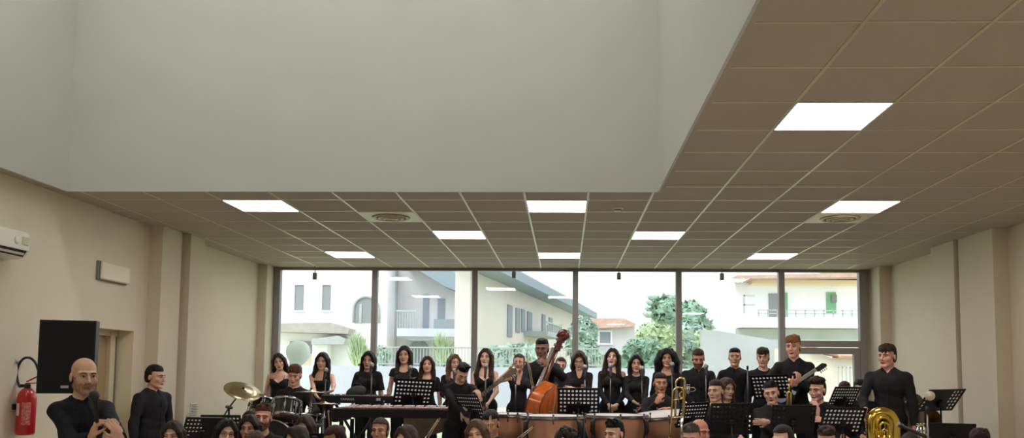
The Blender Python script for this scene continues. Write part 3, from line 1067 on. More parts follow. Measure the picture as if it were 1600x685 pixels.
MB().box2((0, -L / 2, -(z1 - z0) / 2), (.035, L / 2, (z1 - z0) / 2), bev=.008).build('back_box', M_GREY, t)
MB().box2((.035, -L / 2 + .008, -(z1 - z0) / 2 + .008), (.07, L / 2 - .008, (z1 - z0) / 2 - .008), bev=.012).build('diffuser', mat('lamp_cover', rgb(232, 222, 196), .12), t)
# small socket plate on the pillar
p = atX(296, 640, -4.625)
t = thing('wall_grille', 'small pale grille low on the left pillar above music stands', 'grille', (-4.625, p[1] + .1, p[2]))
MB().box2((0, -.09, -.075), (.012, .09, .075), bev=.004).build('frame', M_WHITE, t)
m_ = MB()
for k in range(6): m_.box((.013, 0, -.05 + .02 * k), (.006, .15, .008))
m_.build('slats', M_GREY, t)
# fire extinguisher
p = atX(41, 640, XL + .10); ex_y = p[1]
zt, zb = at(40, 607, ex_y)[2], at(40, 680, ex_y)[2]
R_ = .078
t = thing('fire_extinguisher', 'red fire extinguisher hung on the left wall beside the speaker', 'fire extinguisher', (XL + .10, ex_y, zb))
M_RED = mat('red_paint', rgb(190, 22, 26), .3, coat=.4)
hh = zt - zb
MB().lathe([(.001, 0), (R_ * .9, 0), (R_, .02), (R_, hh - .09), (R_ * .92, hh - .05), (R_ * .6, hh - .015), (.03, hh), (.001, hh)], n=28).build('cylinder', M_RED, t)
MB().lathe([(.025, hh - .002), (.028, hh + .02), (.02, hh + .045), (.001, hh + .047)], n=16).box((-.045, 0, hh + .02), (.05, .03, .03), bev=.005).build('valve', M_DARK, t)
MB().box((.05, -.0, hh + .085), (.13, .022, .012), roty(-.45), bev=.004).box((.05, 0, hh + .045), (.12, .02, .01), roty(-.05), bev=.003).build('handle', M_RED, t)
pts = [np.array((-.02, -.0, hh + .02)) + np.array((.0, -.015, 0))]
hs = [(-.02, -.03, hh + .015), (-.06, -.10, hh + .06), (-.06, -.13, hh + .17), (-.03, -.1, hh + .28), (0, -.03, hh + .335), (.03, .06, hh + .32), (.05, .12, hh + .24), (.055, .13, hh + .16)]
hs = [(-.055, -.02, hh + .01), (-.09, .0, hh + .05), (-.115, .01, hh + .14), (-.095, .01, hh + .22), (-.045, .0, hh + .27), (.02, -.01, hh + .27), (.075, -.02, hh + .225), (.10, -.02, hh + .16)]
# the hose loops in the plane seen from the hall
sm = []
for i in range(len(hs) - 1):
    for k in range(4):
        sm.append(np.array(hs[i]) * (1 - k / 4) + np.array(hs[i + 1]) * k / 4)
sm.append(np.array(hs[-1]))
for _ in range(3): sm = [sm[0]] + [(sm[i - 1] + sm[i] * 2 + sm[i + 1]) / 4 for i in range(1, len(sm) - 1)] + [sm[-1]]
MB().tube(sm, .011, 8).build('hose', M_DARK, t)
def curved_label(a0, a1, z0, z1, r, m, name, par, extra=None):
    mb = MB(); N = 8
    V = []
    for i in range(N + 1):
        a = a0 + (a1 - a0) * i / N
        V += [(r * math.cos(a), r * math.sin(a), z0), (r * math.cos(a), r * math.sin(a), z1)]
    mb.add(V, [(2 * i, 2 * i + 2, 2 * i + 3, 2 * i + 1) for i in range(N)], 0, True)
    return mb.build(name, m, par)
M_LAB = mat('label_paper', rgb(225, 215, 205), .5)
curved_label(-2.25, -1.75, hh * .42, hh * .68, R_ + .001, M_LAB, 'label', t)
curved_label(-1.45, -.55, hh * .22, hh * .70, R_ + .001, mat('label_print', rgb(214, 120, 116), .5, noise=.6, nscale=60), 'label', t)
MB().box((-.09, 0, hh * .6), (.02, .1, .05)).build('bracket', M_DARK, t)

# ---- sensors above the window wall
for px, py, l in ((492, 432, 'over the leftmost window'), (803, 430, 'over the third window, left of the double bass'), (967, 432, 'over the fourth window, right of centre'), (1128, 433, 'over the fifth window, towards the right')):
    p = at(px, py, YB - .14)
    t = thing('window_sensor', 'small dark sensor box hanging ' + l, 'sensor', p, 0, 'sensors along the top of the glass wall')
    MB().box2((-.03, -.03, -.055), (.03, .03, .055), bev=.006).build('case', M_GREY, t)
    MB().tube([(0, 0, .05), (0, 0, CEIL - p[2])], .008, 6).build('bracket', M_MULL, t)

sl = bpy.data.lights.new('sun', 'SUN'); sl.energy = 1.5; sl.angle = .5; sl.color = (1, .985, .95)
so = bpy.data.objects.new('sun', sl); COL.objects.link(so); so.rotation_euler = Matrix(frame((-.45, -.75, .9)).tolist()).to_euler()
# ------------------------------------------------------------------ outside: houses, trees, walls seen through the glass, haze put into their colours
M_WHOUSE = mat('white_render', rgb(246, 248, 250), .9, noise=.02, nscale=.6)
M_CREAM = mat('hazy_cream_render', rgb(206, 206, 206), .9, noise=.04, nscale=.5)
M_CREAM2 = mat('hazy_pale_cream', rgb(220, 212, 206), .9, noise=.04, nscale=.5)
M_ROOFG = mat('grey_eave', rgb(140, 154, 164), .8)
M_TERRA = mat('terracotta_tiles', rgb(196, 164, 150), .9, noise=.15, nscale=3)
M_SHUT = mat('grey_shutter', rgb(140, 150, 160), .7)
M_PANE = mat('dark_pane', rgb(140, 146, 150), .2)
M_GREEN = mat('green_shutter', rgb(120, 178, 132), .7)
M_STONE = mat('pale_stone', rgb(178, 182, 184), .9, noise=.06, nscale=2)
M_CONC = mat('concrete_wall', rgb(176, 180, 182), .95, noise=.08, nscale=1.2)
M_BLUEW = mat('bluish_wall', rgb(198, 202, 216), .9, noise=.05, nscale=1)
M_RAIL = mat('pale_rail', rgb(176, 184, 184), .6)
M_GRASS = mat('lawn', rgb(200, 206, 172), .95, noise=.25, nscale=3)
M_LEAF1 = mat('leaf_hazy_mid', rgb(142, 172, 150), .8, noise=.35, nscale=1.2)
M_LEAF2 = mat('leaf_hazy_pale', rgb(180, 198, 160), .8, noise=.3, nscale=1.2)
M_LEAF3 = mat('leaf_hazy_blue', rgb(176, 198, 184), .8, noise=.3, nscale=1.2)
M_TRUNK = mat('bark', rgb(120, 108, 96), .9, noise=.2, nscale=6)

gmb = MB(); N = 12
ys = [13.9, 15, 16.5, 18.5, 24, 60, 200]; zs = [.1, .35, .75, .9, .3, .0, 0]
V = []; Fc = []
for y, z in zip(ys, zs): V += [(-120, y, z), (120, y, z)]
for i in range(len(ys) - 1): Fc.append((2 * i, 2 * i + 1, 2 * i + 3, 2 * i + 2))
tag(gmb.add(V, Fc, 0, True).build('ground', M_GRASS), kind='structure')

class Plane:
    """vertical facade through two plan points; maps picture points on to it"""
    def __init__(s, a, b):
        s.a = np.array([a[0], a[1], 0.]); s.d = np.array([b[0] - a[0], b[1] - a[1], 0.]); s.d /= np.linalg.norm(s.d)
        s.n = np.array([s.d[1], -s.d[0], 0.])
        if s.n[1] > 0: s.n = -s.n
    def pt(s, px, py, out=0.):
        r = ray(px, py); k = np.dot(s.a - EYEP, s.n) / np.dot(r, s.n)
        return EYEP + r * k + s.n * out
    def panel(s, mb, x0, y0, x1, y1, out, th=.1, mi=0):
        """box with its face over the given picture rectangle (upright in the world)"""
        c = s.pt((x0 + x1) / 2, (y0 + y1) / 2)
        p, q = s.pt(x0, (y0 + y1) / 2), s.pt(x1, (y0 + y1) / 2)
        zt, zb = s.pt((x0 + x1) / 2, y0)[2], s.pt((x0 + x1) / 2, y1)[2]
        p2 = np.array([p[0], p[1], zb]); L = np.linalg.norm((q - p)[:2])
        mid = (p + q) / 2; mid[2] = (zt + zb) / 2
        Rr = np.stack([s.d, -s.n, [0, 0, 1]], 1)
        return mb.box(mid + s.n * (out - th / 2), (L, th, zt - zb), Rr, mi)
    def poly(s, mb, pts, out, th=.1, mi=0):
        A = [s.pt(x, y, out) for x, y in pts]; B = [p - s.n * th for p in A]; n = len(A)
        return mb.add(A + B, [tuple(range(n)), tuple(range(n, 2 * n))[::-1]] + [(i, (i + 1) % n, n + (i + 1) % n, n + i) for i in range(n)], mi)


def window(pl, par, x0, y0, x1, y1, m=None, frame=True):
    f = MB()
    if frame:
        w_ = 2.2
        pl.panel(f, x0 - w_, y0 - w_, x1 + w_, y0, .12, .14); pl.panel(f, x0 - w_ - 1, y1, x1 + w_ + 1, y1 + w_, .2, .22)
        pl.panel(f, x0 - w_, y0, x0, y1, .12, .14); pl.panel(f, x1, y0, x1 + w_, y1, .12, .14)
        par = f.build('window_frame', M_WHOUSE, par)
    g = MB(); pl.panel(g, x0, y0, x1, y1, .05, .06)
    g.build('window', m or M_PANE, par)

# white house, left
pl = Plane((-14, 40), (0, 40))
b = thing('house', 'white house with two tall windows and an arched one, behind the leftmost window', 'house')
m = MB(); pl.panel(m, 405, 405, 604, 640, 0, 6); m.build('wall', M_WHOUSE, b)
window(pl, b, 461, 446, 476, 486); window(pl, b, 504, 446, 518, 486)
m = MB(); ap = [(553, 505)] + [(573 - 20 * math.cos(t), 484 - 20 * math.sin(t)) for t in np.linspace(0, PI, 12)] + [(593, 505)]
pl.poly(m, ap, .06, .08); m.build('arched_window', M_PANE, b)
m = MB(); m.tube([pl.pt(x, y, .1) for x, y in ap], .06, 6); pl.panel(m, 562, 476, 566, 505, .12, .1); m.build('arch_frame', M_STONE, b)
m = MB(); pl.poly(m, [(420, 508), (528, 507), (556, 516), (553, 524), (420, 520)], 1.2, 1.3); m.build('porch_roof', mat('pale_tiles', rgb(176, 170, 164), .9, noise=.1, nscale=4), b)
m = MB(); pl.poly(m, [(500, 532), (540, 527), (551, 532), (549, 540), (500, 540)], 1.4, 1.4); m.build('lower_roof', M_STONE, b)
m = MB(); pl.panel(m, 497, 540, 520, 600, 1.0, .6); m.build('porch_pillar', M_WHOUSE, b)
m = MB(); pl.panel(m, 453, 534, 495, 600, .1, .15); m.build('porch_door', M_PANE, b)
m = MB(); pl.panel(m, 471, 553, 490, 600, .3, .2); m.build('gate_panel', mat('beige_panel', rgb(216, 196, 176), .8), b)

# house with balcony
pl = Plane((-9, 42), (0, 42.01))
b = thing('house', 'pale house with a balcony and wide grey eave, behind the second window', 'house')
m = MB(); pl.panel(m, 603, 400, 738, 640, 0, 5); m.build('wall', M_CREAM, b)
m = MB(); pl.poly(m, [(632, 404), (668, 404), (730, 440), (728, 452), (718, 459), (700, 452), (655, 424), (640, 424)], 1.4, 2.5); m.build('eave', M_ROOFG, b)
m = MB(); pl.poly(m, [(660, 400), (700, 400), (742, 422), (742, 440), (731, 441)], 1.0, 1); m.build('upper_roof', M_STONE, b)
m = MB(); pl.panel(m, 617, 420, 620, 600, .2, .2); m.build('downpipe', M_STONE, b)
window(pl, b, 661, 461, 670, 516, M_SHUT, False); window(pl, b, 684, 467, 695, 503, M_SHUT, False)
m = MB(); pl.panel(m, 632, 517, 727, 529, 2.0, 2.2); pl.poly(m, [(636, 529), (724, 529), (712, 534), (648, 534)], 1.6, 1.8); m.build('balcony_slab', M_BLUEW, b)
m = MB()
for x in range(632, 660, 4): pl.panel(m, x, 491, x + 1, 517, 1.95, .05)
pl.panel(m, 631, 489.5, 662, 492, 1.97, .08); m.build('balcony_railing', M_RAIL, b)
m = MB(); pl.panel(m, 687, 503, 727, 517, 1.95, .2); m.build('balcony_parapet', M_SHUT, b)
m = MB()
for x0, x1, y0 in ((640, 669, 534), (701, 714, 538)):
    xm, r = (x0 + x1) / 2, (x1 - x0) / 2
    pl.poly(m, [(x0, 600)] + [(xm - r * math.cos(t), y0 + 10 - 10 * math.sin(t)) for t in np.linspace(0, PI, 10)] + [(x1, 600)], .1, .1)
m.build('ground_arches', M_SHUT, b)

# long house running back
A, B = (at(734, 500, 27)[:2]), (at(903, 500, 49)[:2])
pl = Plane(A, B)
b = thing('house', 'long cream house receding with shuttered windows, behind the third window', 'house')
zt = 5.15
m = MB(); pa = np.array([A[0], A[1], -.5]); pb = np.array([B[0], B[1], -.5]); nn = pl.n * -.5
up = np.array([0, 0, zt + .5])
m.add([pa, pb, pb + nn, pa + nn, pa + up, pb + up, pb + nn + up, pa + nn + up], [(0, 1, 5, 4), (1, 2, 6, 5), (2, 3, 7, 6), (3, 0, 4, 7), (4, 5, 6, 7)]); m.build('wall', M_CREAM2, b)
m = MB(); o1 = pl.n * 1.0
e0, e1 = pa + up - pl.d * .8, pb + up + pl.d * .8
m.add([e0 + o1 - [0, 0, .32], e1 + o1 - [0, 0, .32], e1 + o1 - [0, 0, .0], e0 + o1 - [0, 0, 0], e0 + nn * .6 + [0, 0, .75], e1 + nn * .6 + [0, 0, .75], e0 + nn * 1.1, e1 + nn * 1.1, e0 - [0, 0, .25], e1 - [0, 0, .25]],
      [(0, 1, 2, 3), (3, 2, 5, 4), (4, 5, 7, 6), (0, 8, 9, 1)]); m.build('roof', M_ROOFG, b)
for (x0, x1, y0, y1) in ((792, 799, 477, 527), (805, 811, 482, 520), (814, 819, 484, 519), (823, 830, 488, 519), (846, 851, 492, 530), (857, 862, 497, 520)):
    window(pl, b, x0, y0, x1, y1, M_SHUT, False)
m = MB(); pl.panel(m, 818, 521, 846, 528, 1., 1.0); m.build('balcony_slab', M_STONE, b)
m = MB()
for x in range(818, 846, 3): pl.panel(m, x, 508, x + .7, 521, .95, .05)
pl.panel(m, 818, 506.5, 846, 508.5, .97, .07); m.build('balcony_railing', M_RAIL, b)
for x0, x1, y0, y1 in ((776, 806, 426, 446), (806, 822, 436, 452)):
    m = MB(); p2 = Plane((-6, 38), (6, 38)); p2.panel(m, x0, y0, x1, y1, 0, 1.2); p2.panel(m, x0 - 2, y0 - 3, x1 + 2, y0, .1, 1.4); m.build('chimney', M_STONE, b)

# low house with terracotta roof
pl = Plane((-2, 62), (9, 62))
b = thing('house', 'low distant house with a terracotta roof, behind the fourth window', 'house')
m = MB(); pl.panel(m, 890, 508, 992, 640, 0, 5); m.build('wall', M_CREAM, b)
m = MB(); pl.poly(m, [(880, 500), (972, 498), (994, 508), (988, 512), (880, 516)], .8, 1); m.build('roof', M_TERRA, b)
window(pl, b, 937, 519, 954, 537, M_SHUT)
m = MB(); pl.panel(m, 900, 549, 990, 556, 2.5, 2.5); m.build('shed_roof', M_STONE, b)

# apartment building, right
pl = Plane((8, 38), (16, 38))
b = thing('apartment_building', 'white apartment building with green shutters and balconies, behind the right windows', 'building')
m = MB(); pl.panel(m, 1150, 395, 1370, 640, 0, 6); m.build('wall', M_WHOUSE, b)
m = MB(); pl.poly(m, [(1140, 437), (1370, 432), (1370, 439), (1140, 442)], 1.6, 1.7); m.build('roof_slab', M_TERRA, b)
m = MB(); pl.panel(m, 1170, 441, 1370, 447, .8, .9); m.build('eave_soffit', mat('cream_soffit', rgb(236, 214, 178), .8), b)
window(pl, b, 1201, 459, 1216, 496, M_PANE, False); window(pl, b, 1291, 457, 1306, 490, M_GREEN, False); window(pl, b, 1282, 424, 1309, 432, M_GREEN, False)
m = MB(); pl.panel(m, 1217, 458, 1230, 497, .1, .1); m.build('shutter', M_GREEN, b)
m = MB(); pl.panel(m, 1298, 461, 1306, 473, .14, .1); m.build('wall_unit', M_GREY, b)
m = MB(); pl.panel(m, 1150, 500, 1340, 514, 1.6, 1.7); m.build('balcony_slab', M_WHOUSE, b)
m = MB()
for y in (489, 494): pl.panel(m, 1172, y, 1340, y + 1.2, 1.6, .06)
for x in range(1172, 1340, 14): pl.panel(m, x, 489, x + 1.2, 500, 1.6, .06)
m.build('balcony_railing', M_RAIL, b)
m = MB(); pl.panel(m, 1151, 466, 1153, 494, 1.5, .1); pl.panel(m, 1151, 466, 1168, 468, 1.5, .1); pl.panel(m, 1151, 480, 1168, 482, 1.5, .1); m.build('stair_railing', M_STONE, b)
m = MB(); pl.panel(m, 1150, 515, 1340, 531, .3, .4); m.build('ground_band', M_CONC, b)

# concrete yard wall and old wall behind the door
pl = Plane((4, 24), (12, 24))
m = MB(); pl.poly(m, [(1096, 515), (1120, 517), (1216, 533), (1216, 700), (1096, 700)], 0, .25)
tag(m.build('yard_wall', M_CONC), 'tall grey concrete yard wall sloping down behind the fifth window', 'wall')
pl = Plane((4, 21), (12, 21))
m = MB(); pl.poly(m, [(1214, 545), (1262, 545), (1300, 560), (1345, 560), (1345, 700), (1214, 700)], 0, .25)
old = tag(m.build('old_wall', mat('old_plaster', rgb(214, 208, 196), .95, noise=.15, nscale=1.5)), 'old weathered wall with roof tiles seen through the glass door', 'wall')
m = MB(); pl.poly(m, [(1262, 541), (1304, 552), (1303, 557), (1262, 548)], .25, .5); m.build('tile_coping', mat('roof_tiles', rgb(188, 134, 106), .9, noise=.3, nscale=8), old)
m = MB(); pl.panel(m, 1306, 556, 1345, 560, .2, .5); m.build('tile_coping', bpy.data.materials['roof_tiles'], old)
m = MB()
for x in range(1300, 1340, 6): pl.panel(m, x, 572, x + 1.2, 640, .5, .04)
pl.panel(m, 1298, 574, 1342, 576, .5, .05)
tag(m.build('garden_fence', M_RAIL), 'pale garden fence standing before the old wall by the glass door', 'fence')

# low boundary wall with railing
pl = Plane((-12, 19), (8, 19))
m = MB(); pl.panel(m, 410, 574, 1098, 720, 0, .25)
lw = tag(m.build('boundary_wall', M_BLUEW), 'low pale bluish boundary wall behind the singers', 'wall')
t = MB()
for x in range(590, 960, 5): pl.panel(t, x, 544, x + .9, 575, -.1, .03)
pl.panel(t, 588, 543, 960, 545, -.08, .05); pl.panel(t, 588, 569, 960, 571, -.08, .05)
tag(t.build('railing', M_RAIL), 'pale upright bar railing along the boundary wall', 'railing')

def tree(px, pyc, Y, rx, rz, lm, label, name='tree', n=2600, ls=.17, trunk=True, seed=1, spiky=False):
    rnd = random.Random(seed)
    c = at(px, pyc, Y)
    k = Y / F
    rx *= k; rz *= k
    t = thing(name, label, 'tree' if name == 'tree' else 'shrub', (c[0], Y, 0))
    mb = MB()
    blobs = [(rnd.uniform(-.6, .6), rnd.uniform(-.5, .5), rnd.uniform(-.65, .7), rnd.uniform(.3, .5)) for _ in range(16)] + [(0, 0, 0, .7)]
    for i in range(n):
        bx, by, bz, br_ = rnd.choice(blobs)
        v = np.array([rnd.gauss(0, 1) for _ in range(3)]); v /= np.linalg.norm(v)
        p = np.array([(bx + v[0] * br_) * rx, (by + v[1] * br_) * rx, c[2] + (bz + v[2] * br_) * rz])
        a = np.array([rnd.gauss(0, 1) for _ in range(3)]); a /= np.linalg.norm(a)
        bb = np.cross(a, v); bb /= np.linalg.norm(bb) + 1e-6
        s_ = ls * rnd.uniform(.6, 1.3)
        if spiky: a = np.array([v[0] * .6, v[1] * .6, 1.2]); a /= np.linalg.norm(a); bb = np.array([-a[1], a[0], 0]) + .01; bb /= np.linalg.norm(bb); mb.add([p - bb * s_ * .15, p + bb * s_ * .15, p + a * s_ * 2.2], [(0, 1, 2)])
        else: mb.add([p - a * s_, p + bb * s_ * .55, p + a * s_, p - bb * s_ * .55], [(0, 1, 2, 3)])
    mb.build('foliage', lm, t)
    if trunk: MB().tube([(0, 0, -.2), (.05 * rx, 0, c[2] * .6), (0, 0, c[2])], [.05 * rx + .06, .05 * rx + .04, .03], 8).build('trunk', M_TRUNK, t)
    return t
tree(1058, 522, 34, 56, 52, M_LEAF1, 'large leafy green tree behind the fourth and fifth windows', seed=3, n=5200, ls=.2)
tree(1030, 545, 30, 40, 34, M_LEAF2, 'paler yellow green tree in front of the large tree', seed=5, n=3000)
tree(1078, 548, 31, 32, 34, M_LEAF3, 'dull green tree standing left of the concrete wall', seed=21, n=2600)
tree(1000, 556, 27, 30, 22, M_LEAF1, 'low green tree near the distant terracotta roofed house', seed=22, n=2200)
tree(912, 540, 32, 26, 44, M_LEAF3, 'slim bluish green tree behind the double bass scroll', seed=6, n=3000, ls=.14)
tree(800, 560, 23.5, 40, 20, M_LEAF3, 'low bluish hedge bush behind the third window railing', 'shrub', seed=7, trunk=False, n=1500)
tree(562, 556, 24, 14, 24, M_LEAF2, 'spiky pale yucca bush behind the left mullion', 'shrub', seed=8, n=700, ls=.16, spiky=True)
tree(693, 556, 24, 13, 22, M_LEAF2, 'spiky pale green bush under the balcony house', 'shrub', seed=9, n=700, ls=.16, spiky=True)
tree(598, 558, 24, 10, 16, M_LEAF3, 'small greyish bush right of the left mullion', 'shrub', seed=10, n=500, ls=.12)
tree(1104, 545, 28, 14, 26, M_LEAF2, 'pale shrub at the left end of the concrete wall', 'shrub', seed=11, n=900)
# tiered conifer rising above the tree
t = thing('tree', 'sparse tiered conifer rising above the leafy tree', 'tree', (at(1021, 500, 40)[0], 40, 0))
mb = MB(); ztp = at(1021, 461, 40)[2]
mb.tube([(0, 0, 0), (0, 0, ztp)], [.3, .06], 6)
for k, (y, wd) in enumerate(((467, 9), (475, 12), (484, 15), (494, 17))):
    z = at(1021, y, 40)[2]
    for a in np.linspace(0, 2 * PI, 9)[:-1]:
        r = wd * 40 / F
        mb.tube([(0, 0, z), (r * .6 * math.cos(a), r * .6 * math.sin(a), z + .02), (r * math.cos(a), r * math.sin(a), z + .14)], [.10, .12, .05], 5)
mb.build('branches', M_LEAF3, t)
# ------------------------------------------------------------------ the people
W = lambda x, y, Y, **k: dict(at=at(x, y, Y), w=1, **k)
LT, MD, TN, DK, PK = (232, 184, 158), (222, 172, 142), (206, 150, 116), (140, 98, 76), (238, 184, 162)
BR, DB, BK, LB, BLN = (62, 40, 28), (42, 28, 22), (22, 18, 18), (110, 78, 52), (150, 100, 60)
PP = {}
RB = RZ
SG = 'singers and players standing in the back row'
# --- presenter and helper on the floor, left
PP['presenter'] = person('bald man in a dark shirt speaking into a handheld microphone, far left', 133, 562, 5.8, 0, 'm', chin=618, yaw=.55, head=(.25, .05, 0), hair='bald', beard=(176, 130, 104), skin=(210, 164, 134), wear='shirt', sleeve=1.,
    clothcol=(24, 26, 32), voxel=.0045, broad=.9, lips=(158, 100, 84),
    arms=(W(188, 686, 5.5, f=(-.45, -.15, .9), p=(-.5, .8, .1), curl=.7, hint=(.15, .7, -1)), W(143, 684, 5.52, f=(.25, -.2, .95), p=(.9, .2, -.1), curl=1.2, hint=(-.2, .8, -1))))
person('young man in a dark shirt standing by the left wall, looking to the right', 243, 573, 9.2, 0, 'm', chin=608, yaw=1.15, head=(.35, .08, 0), hair='short', haircol=BK, skin=MD, wear='shirt', clothcol=(36, 36, 39), arms='down', broad=1.05)
# --- back row, left to right
person('woman in a thin strapped black top, long dark hair, head tilted, behind the drummer', 436, 554, 12.2, RB, 'f', chin=583, yaw=.15, head=(.1, .1, -.22), hair='behind', haircol=DB, skin=LT, wear='cami', arms='down', group=SG)
person('woman in a strapless black top behind the flat cymbal, long brown hair', 504, 553, 12., RB, 'f', chin=580, yaw=.1, head=(-.05, .1, .05), hair='wavy', haircol=DB, skin=LT, wear='strapless', group=SG, arms=(W(520, 612, 11.6, f=(-.8, -.3, -.4)), W(494, 622, 11.6, f=(.6, -.4, -.6))))
person('woman in a loose black T-shirt with long straight dark hair behind the upper keyboard', 576, 551, 12., RB, 'f', chin=579, head=(0, .12, .06), hair='straight', haircol=BK, skin=MD, wear='loose', sleeve=.42, arms='down', group=SG)
person('woman in a cap sleeved black top, tall, straight brown hair, behind the large music stand', 632, 543, 12., RB, 'f', chin=572, head=(.05, .0, 0), hair='straight', haircol=DB, skin=LT, wear='scoop', sleeve=.14, arms='down', group=SG)
person('shorter woman in a black short sleeved top with brown hair, right of the large stand', 668, 559, 12., RB, 'f', chin=587, head=(.12, -.05, 0), hair='long', haircol=BR, skin=LT, wear='scoop', sleeve=.34, arms='down', group=SG)
person('fair haired woman in a black long sleeved top behind the bass guitarist', 710, 556, 12.1, RB, 'f', chin=583, yaw=.3, head=(.1, .0, 0), hair='long', haircol=LB, skin=LT, wear='scoop', sleeve=.72, group=SG, arms=('down', W(703, 626, 11.8, f=(.7, -.2, -.6))))
person('young man with black hair looking down, playing the bass guitar', 722, 566, 9.35, RB, 'm', chin=598, yaw=.25, head=(.2, .62, .08), lean=.12, hair='quiff', haircol=BK, skin=LT, wear='shirt', clothcol=(26, 25, 27), group=SG,
    arms=(W(752, 627, 9.0, f=(-.3, -.2, .9), p=(-.6, .6, .3), curl=.9), W(728, 655, 9.0, f=(.5, -.3, -.6), p=(-.2, .9, 0), curl=.6)))
person('woman in a black camisole dress with very long brown hair, hands together', 759, 547, 12., RB, 'f', chin=576, head=(-.1, -.05, .05), hair='wavy', haircol=BR, skin=LT, wear='cami', arms='clasp', group=SG)
person('woman in a sleeveless black outfit raising both hands beside her head', 811, 555, 11.9, RB, 'f', chin=583, head=(-.1, .0, 0), hair='pony', haircol=BR, skin=MD, wear='tank', group=SG,
    arms=(W(830, 576, 11.75, f=(-.5, .2, .8), hint=(1, .2, -1.2)), W(796, 578, 11.7, f=(.5, .1, .8), hint=(-1, .2, -1.2))))
PP['bassist'] = person('dark skinned young man in black holding the double bass and bow', 847, 531, 10.8, RB, 'm', chin=565, yaw=-.1, head=(-.05, .1, 0), hair='crop', haircol=(14, 12, 12), skin=DK, wear='sweater', clothcol=(25, 25, 30), lips=(96, 58, 50), group=SG,
    arms=(W(858, 572, 10.42, f=(-.75, -.1, .6), p=(-.5, .6, -.3), curl=.75, hint=(1, .2, -.9)), W(833, 606, 10.4, f=(.1, -.6, -.6), p=(.9, .2, 0), curl=1.1, hint=(-1, .3, -.6))))
person('woman half hidden behind the double bass neck, brown hair', 876, 560, 12.3, RB, 'f', chin=588, head=(.1, .1, .1), hair='pony', haircol=BR, skin=LT, wear='tee', sleeve=.9, arms='down', group=SG)
person('woman in a V-neck black shirt looking down, arms folded above the stand', 905, 550, 12., RB, 'f', chin=579, head=(-.05, .35, 0), hair='behind', haircol=BR, skin=LT, wear='vneck', sleeve=.6, clothcol=(32, 29, 28), arms='cross', group=SG)
person('woman in a one shoulder long sleeved black dress with clasped hands', 957, 547, 12., RB, 'f', chin=576, head=(-.15, -.12, .05), hair='wavy', haircol=DB, skin=LT, wear='offshoulder', sleeve=.98, arms='clasp', group=SG)
person('woman in a keyhole neck black top, straight black hair, right of the one shoulder dress', 994, 557, 11.9, RB, 'f', chin=586, head=(-.05, .0, 0), hair='straight', haircol=BK, skin=MD, wear='tee', sleeve=.98, arms=(W(1004, 637, 11.6, f=(-.6, -.2, -.6)), W(990, 628, 11.6, f=(.7, -.2, -.5))), group=SG)
person('woman with big curly black hair above the seated man', 1042, 548, 12., RB, 'f', chin=577, head=(-.1, .05, .0), hair='curlylong', haircol=BK, skin=MD, wear='scoop', sleeve=.95, arms='down', group=SG)
person('man in an open black polo with brown hair looking down, hands clasped', 1091, 547, 11.6, RB, 'm', chin=577, head=(-.1, .3, 0), hair='short', haircol=BR, skin=TN, beard=(110, 76, 56), wear='polo', sleeve=.85, arms='clasp', broad=1.02, group=SG)
person('slim man in a black shirt with dark cropped hair, arms behind his back', 1148, 546, 11.8, RB, 'm', chin=574, head=(-.2, -.05, 0), hair='crop', haircol=BK, skin=MD, wear='shirt', arms='behind', group=SG)
person('boy in a dark round neck sweater with a brown fringe', 1192, 546, 11.6, RB, 'm', chin=574, head=(-.3, .05, 0), hair='fringe', haircol=BR, skin=PK, wear='sweater', clothcol=(40, 40, 45), arms='down', group=SG, broad=.95)
person('tall blond young man holding the white electric guitar', 1239, 527, 10.55, RB, 'm', chin=562, yaw=-.25, head=(-.25, .02, -.05), hair='fringe', haircol=BLN, skin=(238, 180, 154), wear='shirt', sleeve=1., group=SG,
    arms=(W(1243, 601, 10.2, f=(.35, -.3, .8), p=(-.6, .6, .2), curl=.9), W(1219, 592, 10.2, f=(.6, -.2, -.2), p=(.1, .9, -.3), curl=.6, hint=(-1, .3, -.6))))
PP['tubaman'] = person('stocky young man in a black shirt standing by the right wall behind the tuba', 1386, 541, 9.3, RB, 'm', chin=577, yaw=-.45, head=(-.45, .0, 0), hair='fringe', haircol=(48, 28, 22), skin=(226, 168, 146), wear='shirt', sleeve=1., broad=1.1, clothcol=(34, 34, 36), arms=('down', W(1352, 640, 9.1, f=(-.1, -.3, -.9))))
# --- seated on the riser
SS = 'seated players on the riser'
person('drummer in a black shirt seated behind the toms, reddish brown hair', 461, 571, 10.9, RB, 'm', sit=True, chin=601, yaw=-.05, head=(.1, .25, .06), hair='fringe', haircol=(104, 62, 44), skin=PK, wear='shirt', group=SS, broad=.92,
    arms=(W(480, 652, 10.5, f=(.1, -.9, -.2), p=(0, 0, -1), curl=1.1), W(436, 650, 10.5, f=(-.1, -.9, -.2), p=(0, 0, -1), curl=1.1)))
person('tanned seated man resting his chin on his hand behind the timpani', 1032, 586, 11.2, RB, 'm', sit=True, chin=617, head=(.05, .0, .03), hair='short', haircol=(40, 30, 26), skin=TN, wear='polo', clothcol=(34, 33, 34), group=SS,
    arms=(W(1046, 640, 10.75, f=(-1, -.1, .1), p=(0, 0, -1)), W(1026, 630, 10.9, f=(.5, -.1, .9), p=(.3, .7, 0), curl=1.0, hint=(-.5, -.3, -1))))
person('seated man with cropped hair gazing left behind the wide stand by the brass tubes', 1118, 597, 9.9, RB, 'm', sit=True, chin=631, yaw=-.15, head=(-.45, .0, 0), hair='short', haircol=(58, 42, 32), skin=LT, wear='tee', sleeve=.95, clothcol=(38, 38, 40), group=SS, arms='down')
person('woman with long brown hair seated behind the cropped hair man', 1135, 594, 10.8, RB, 'f', sit=True, chin=626, head=(.4, .1, 0), hair='straight', haircol=(84, 66, 54), skin=LT, wear='tee', sleeve=.95, group=SS, arms='down')
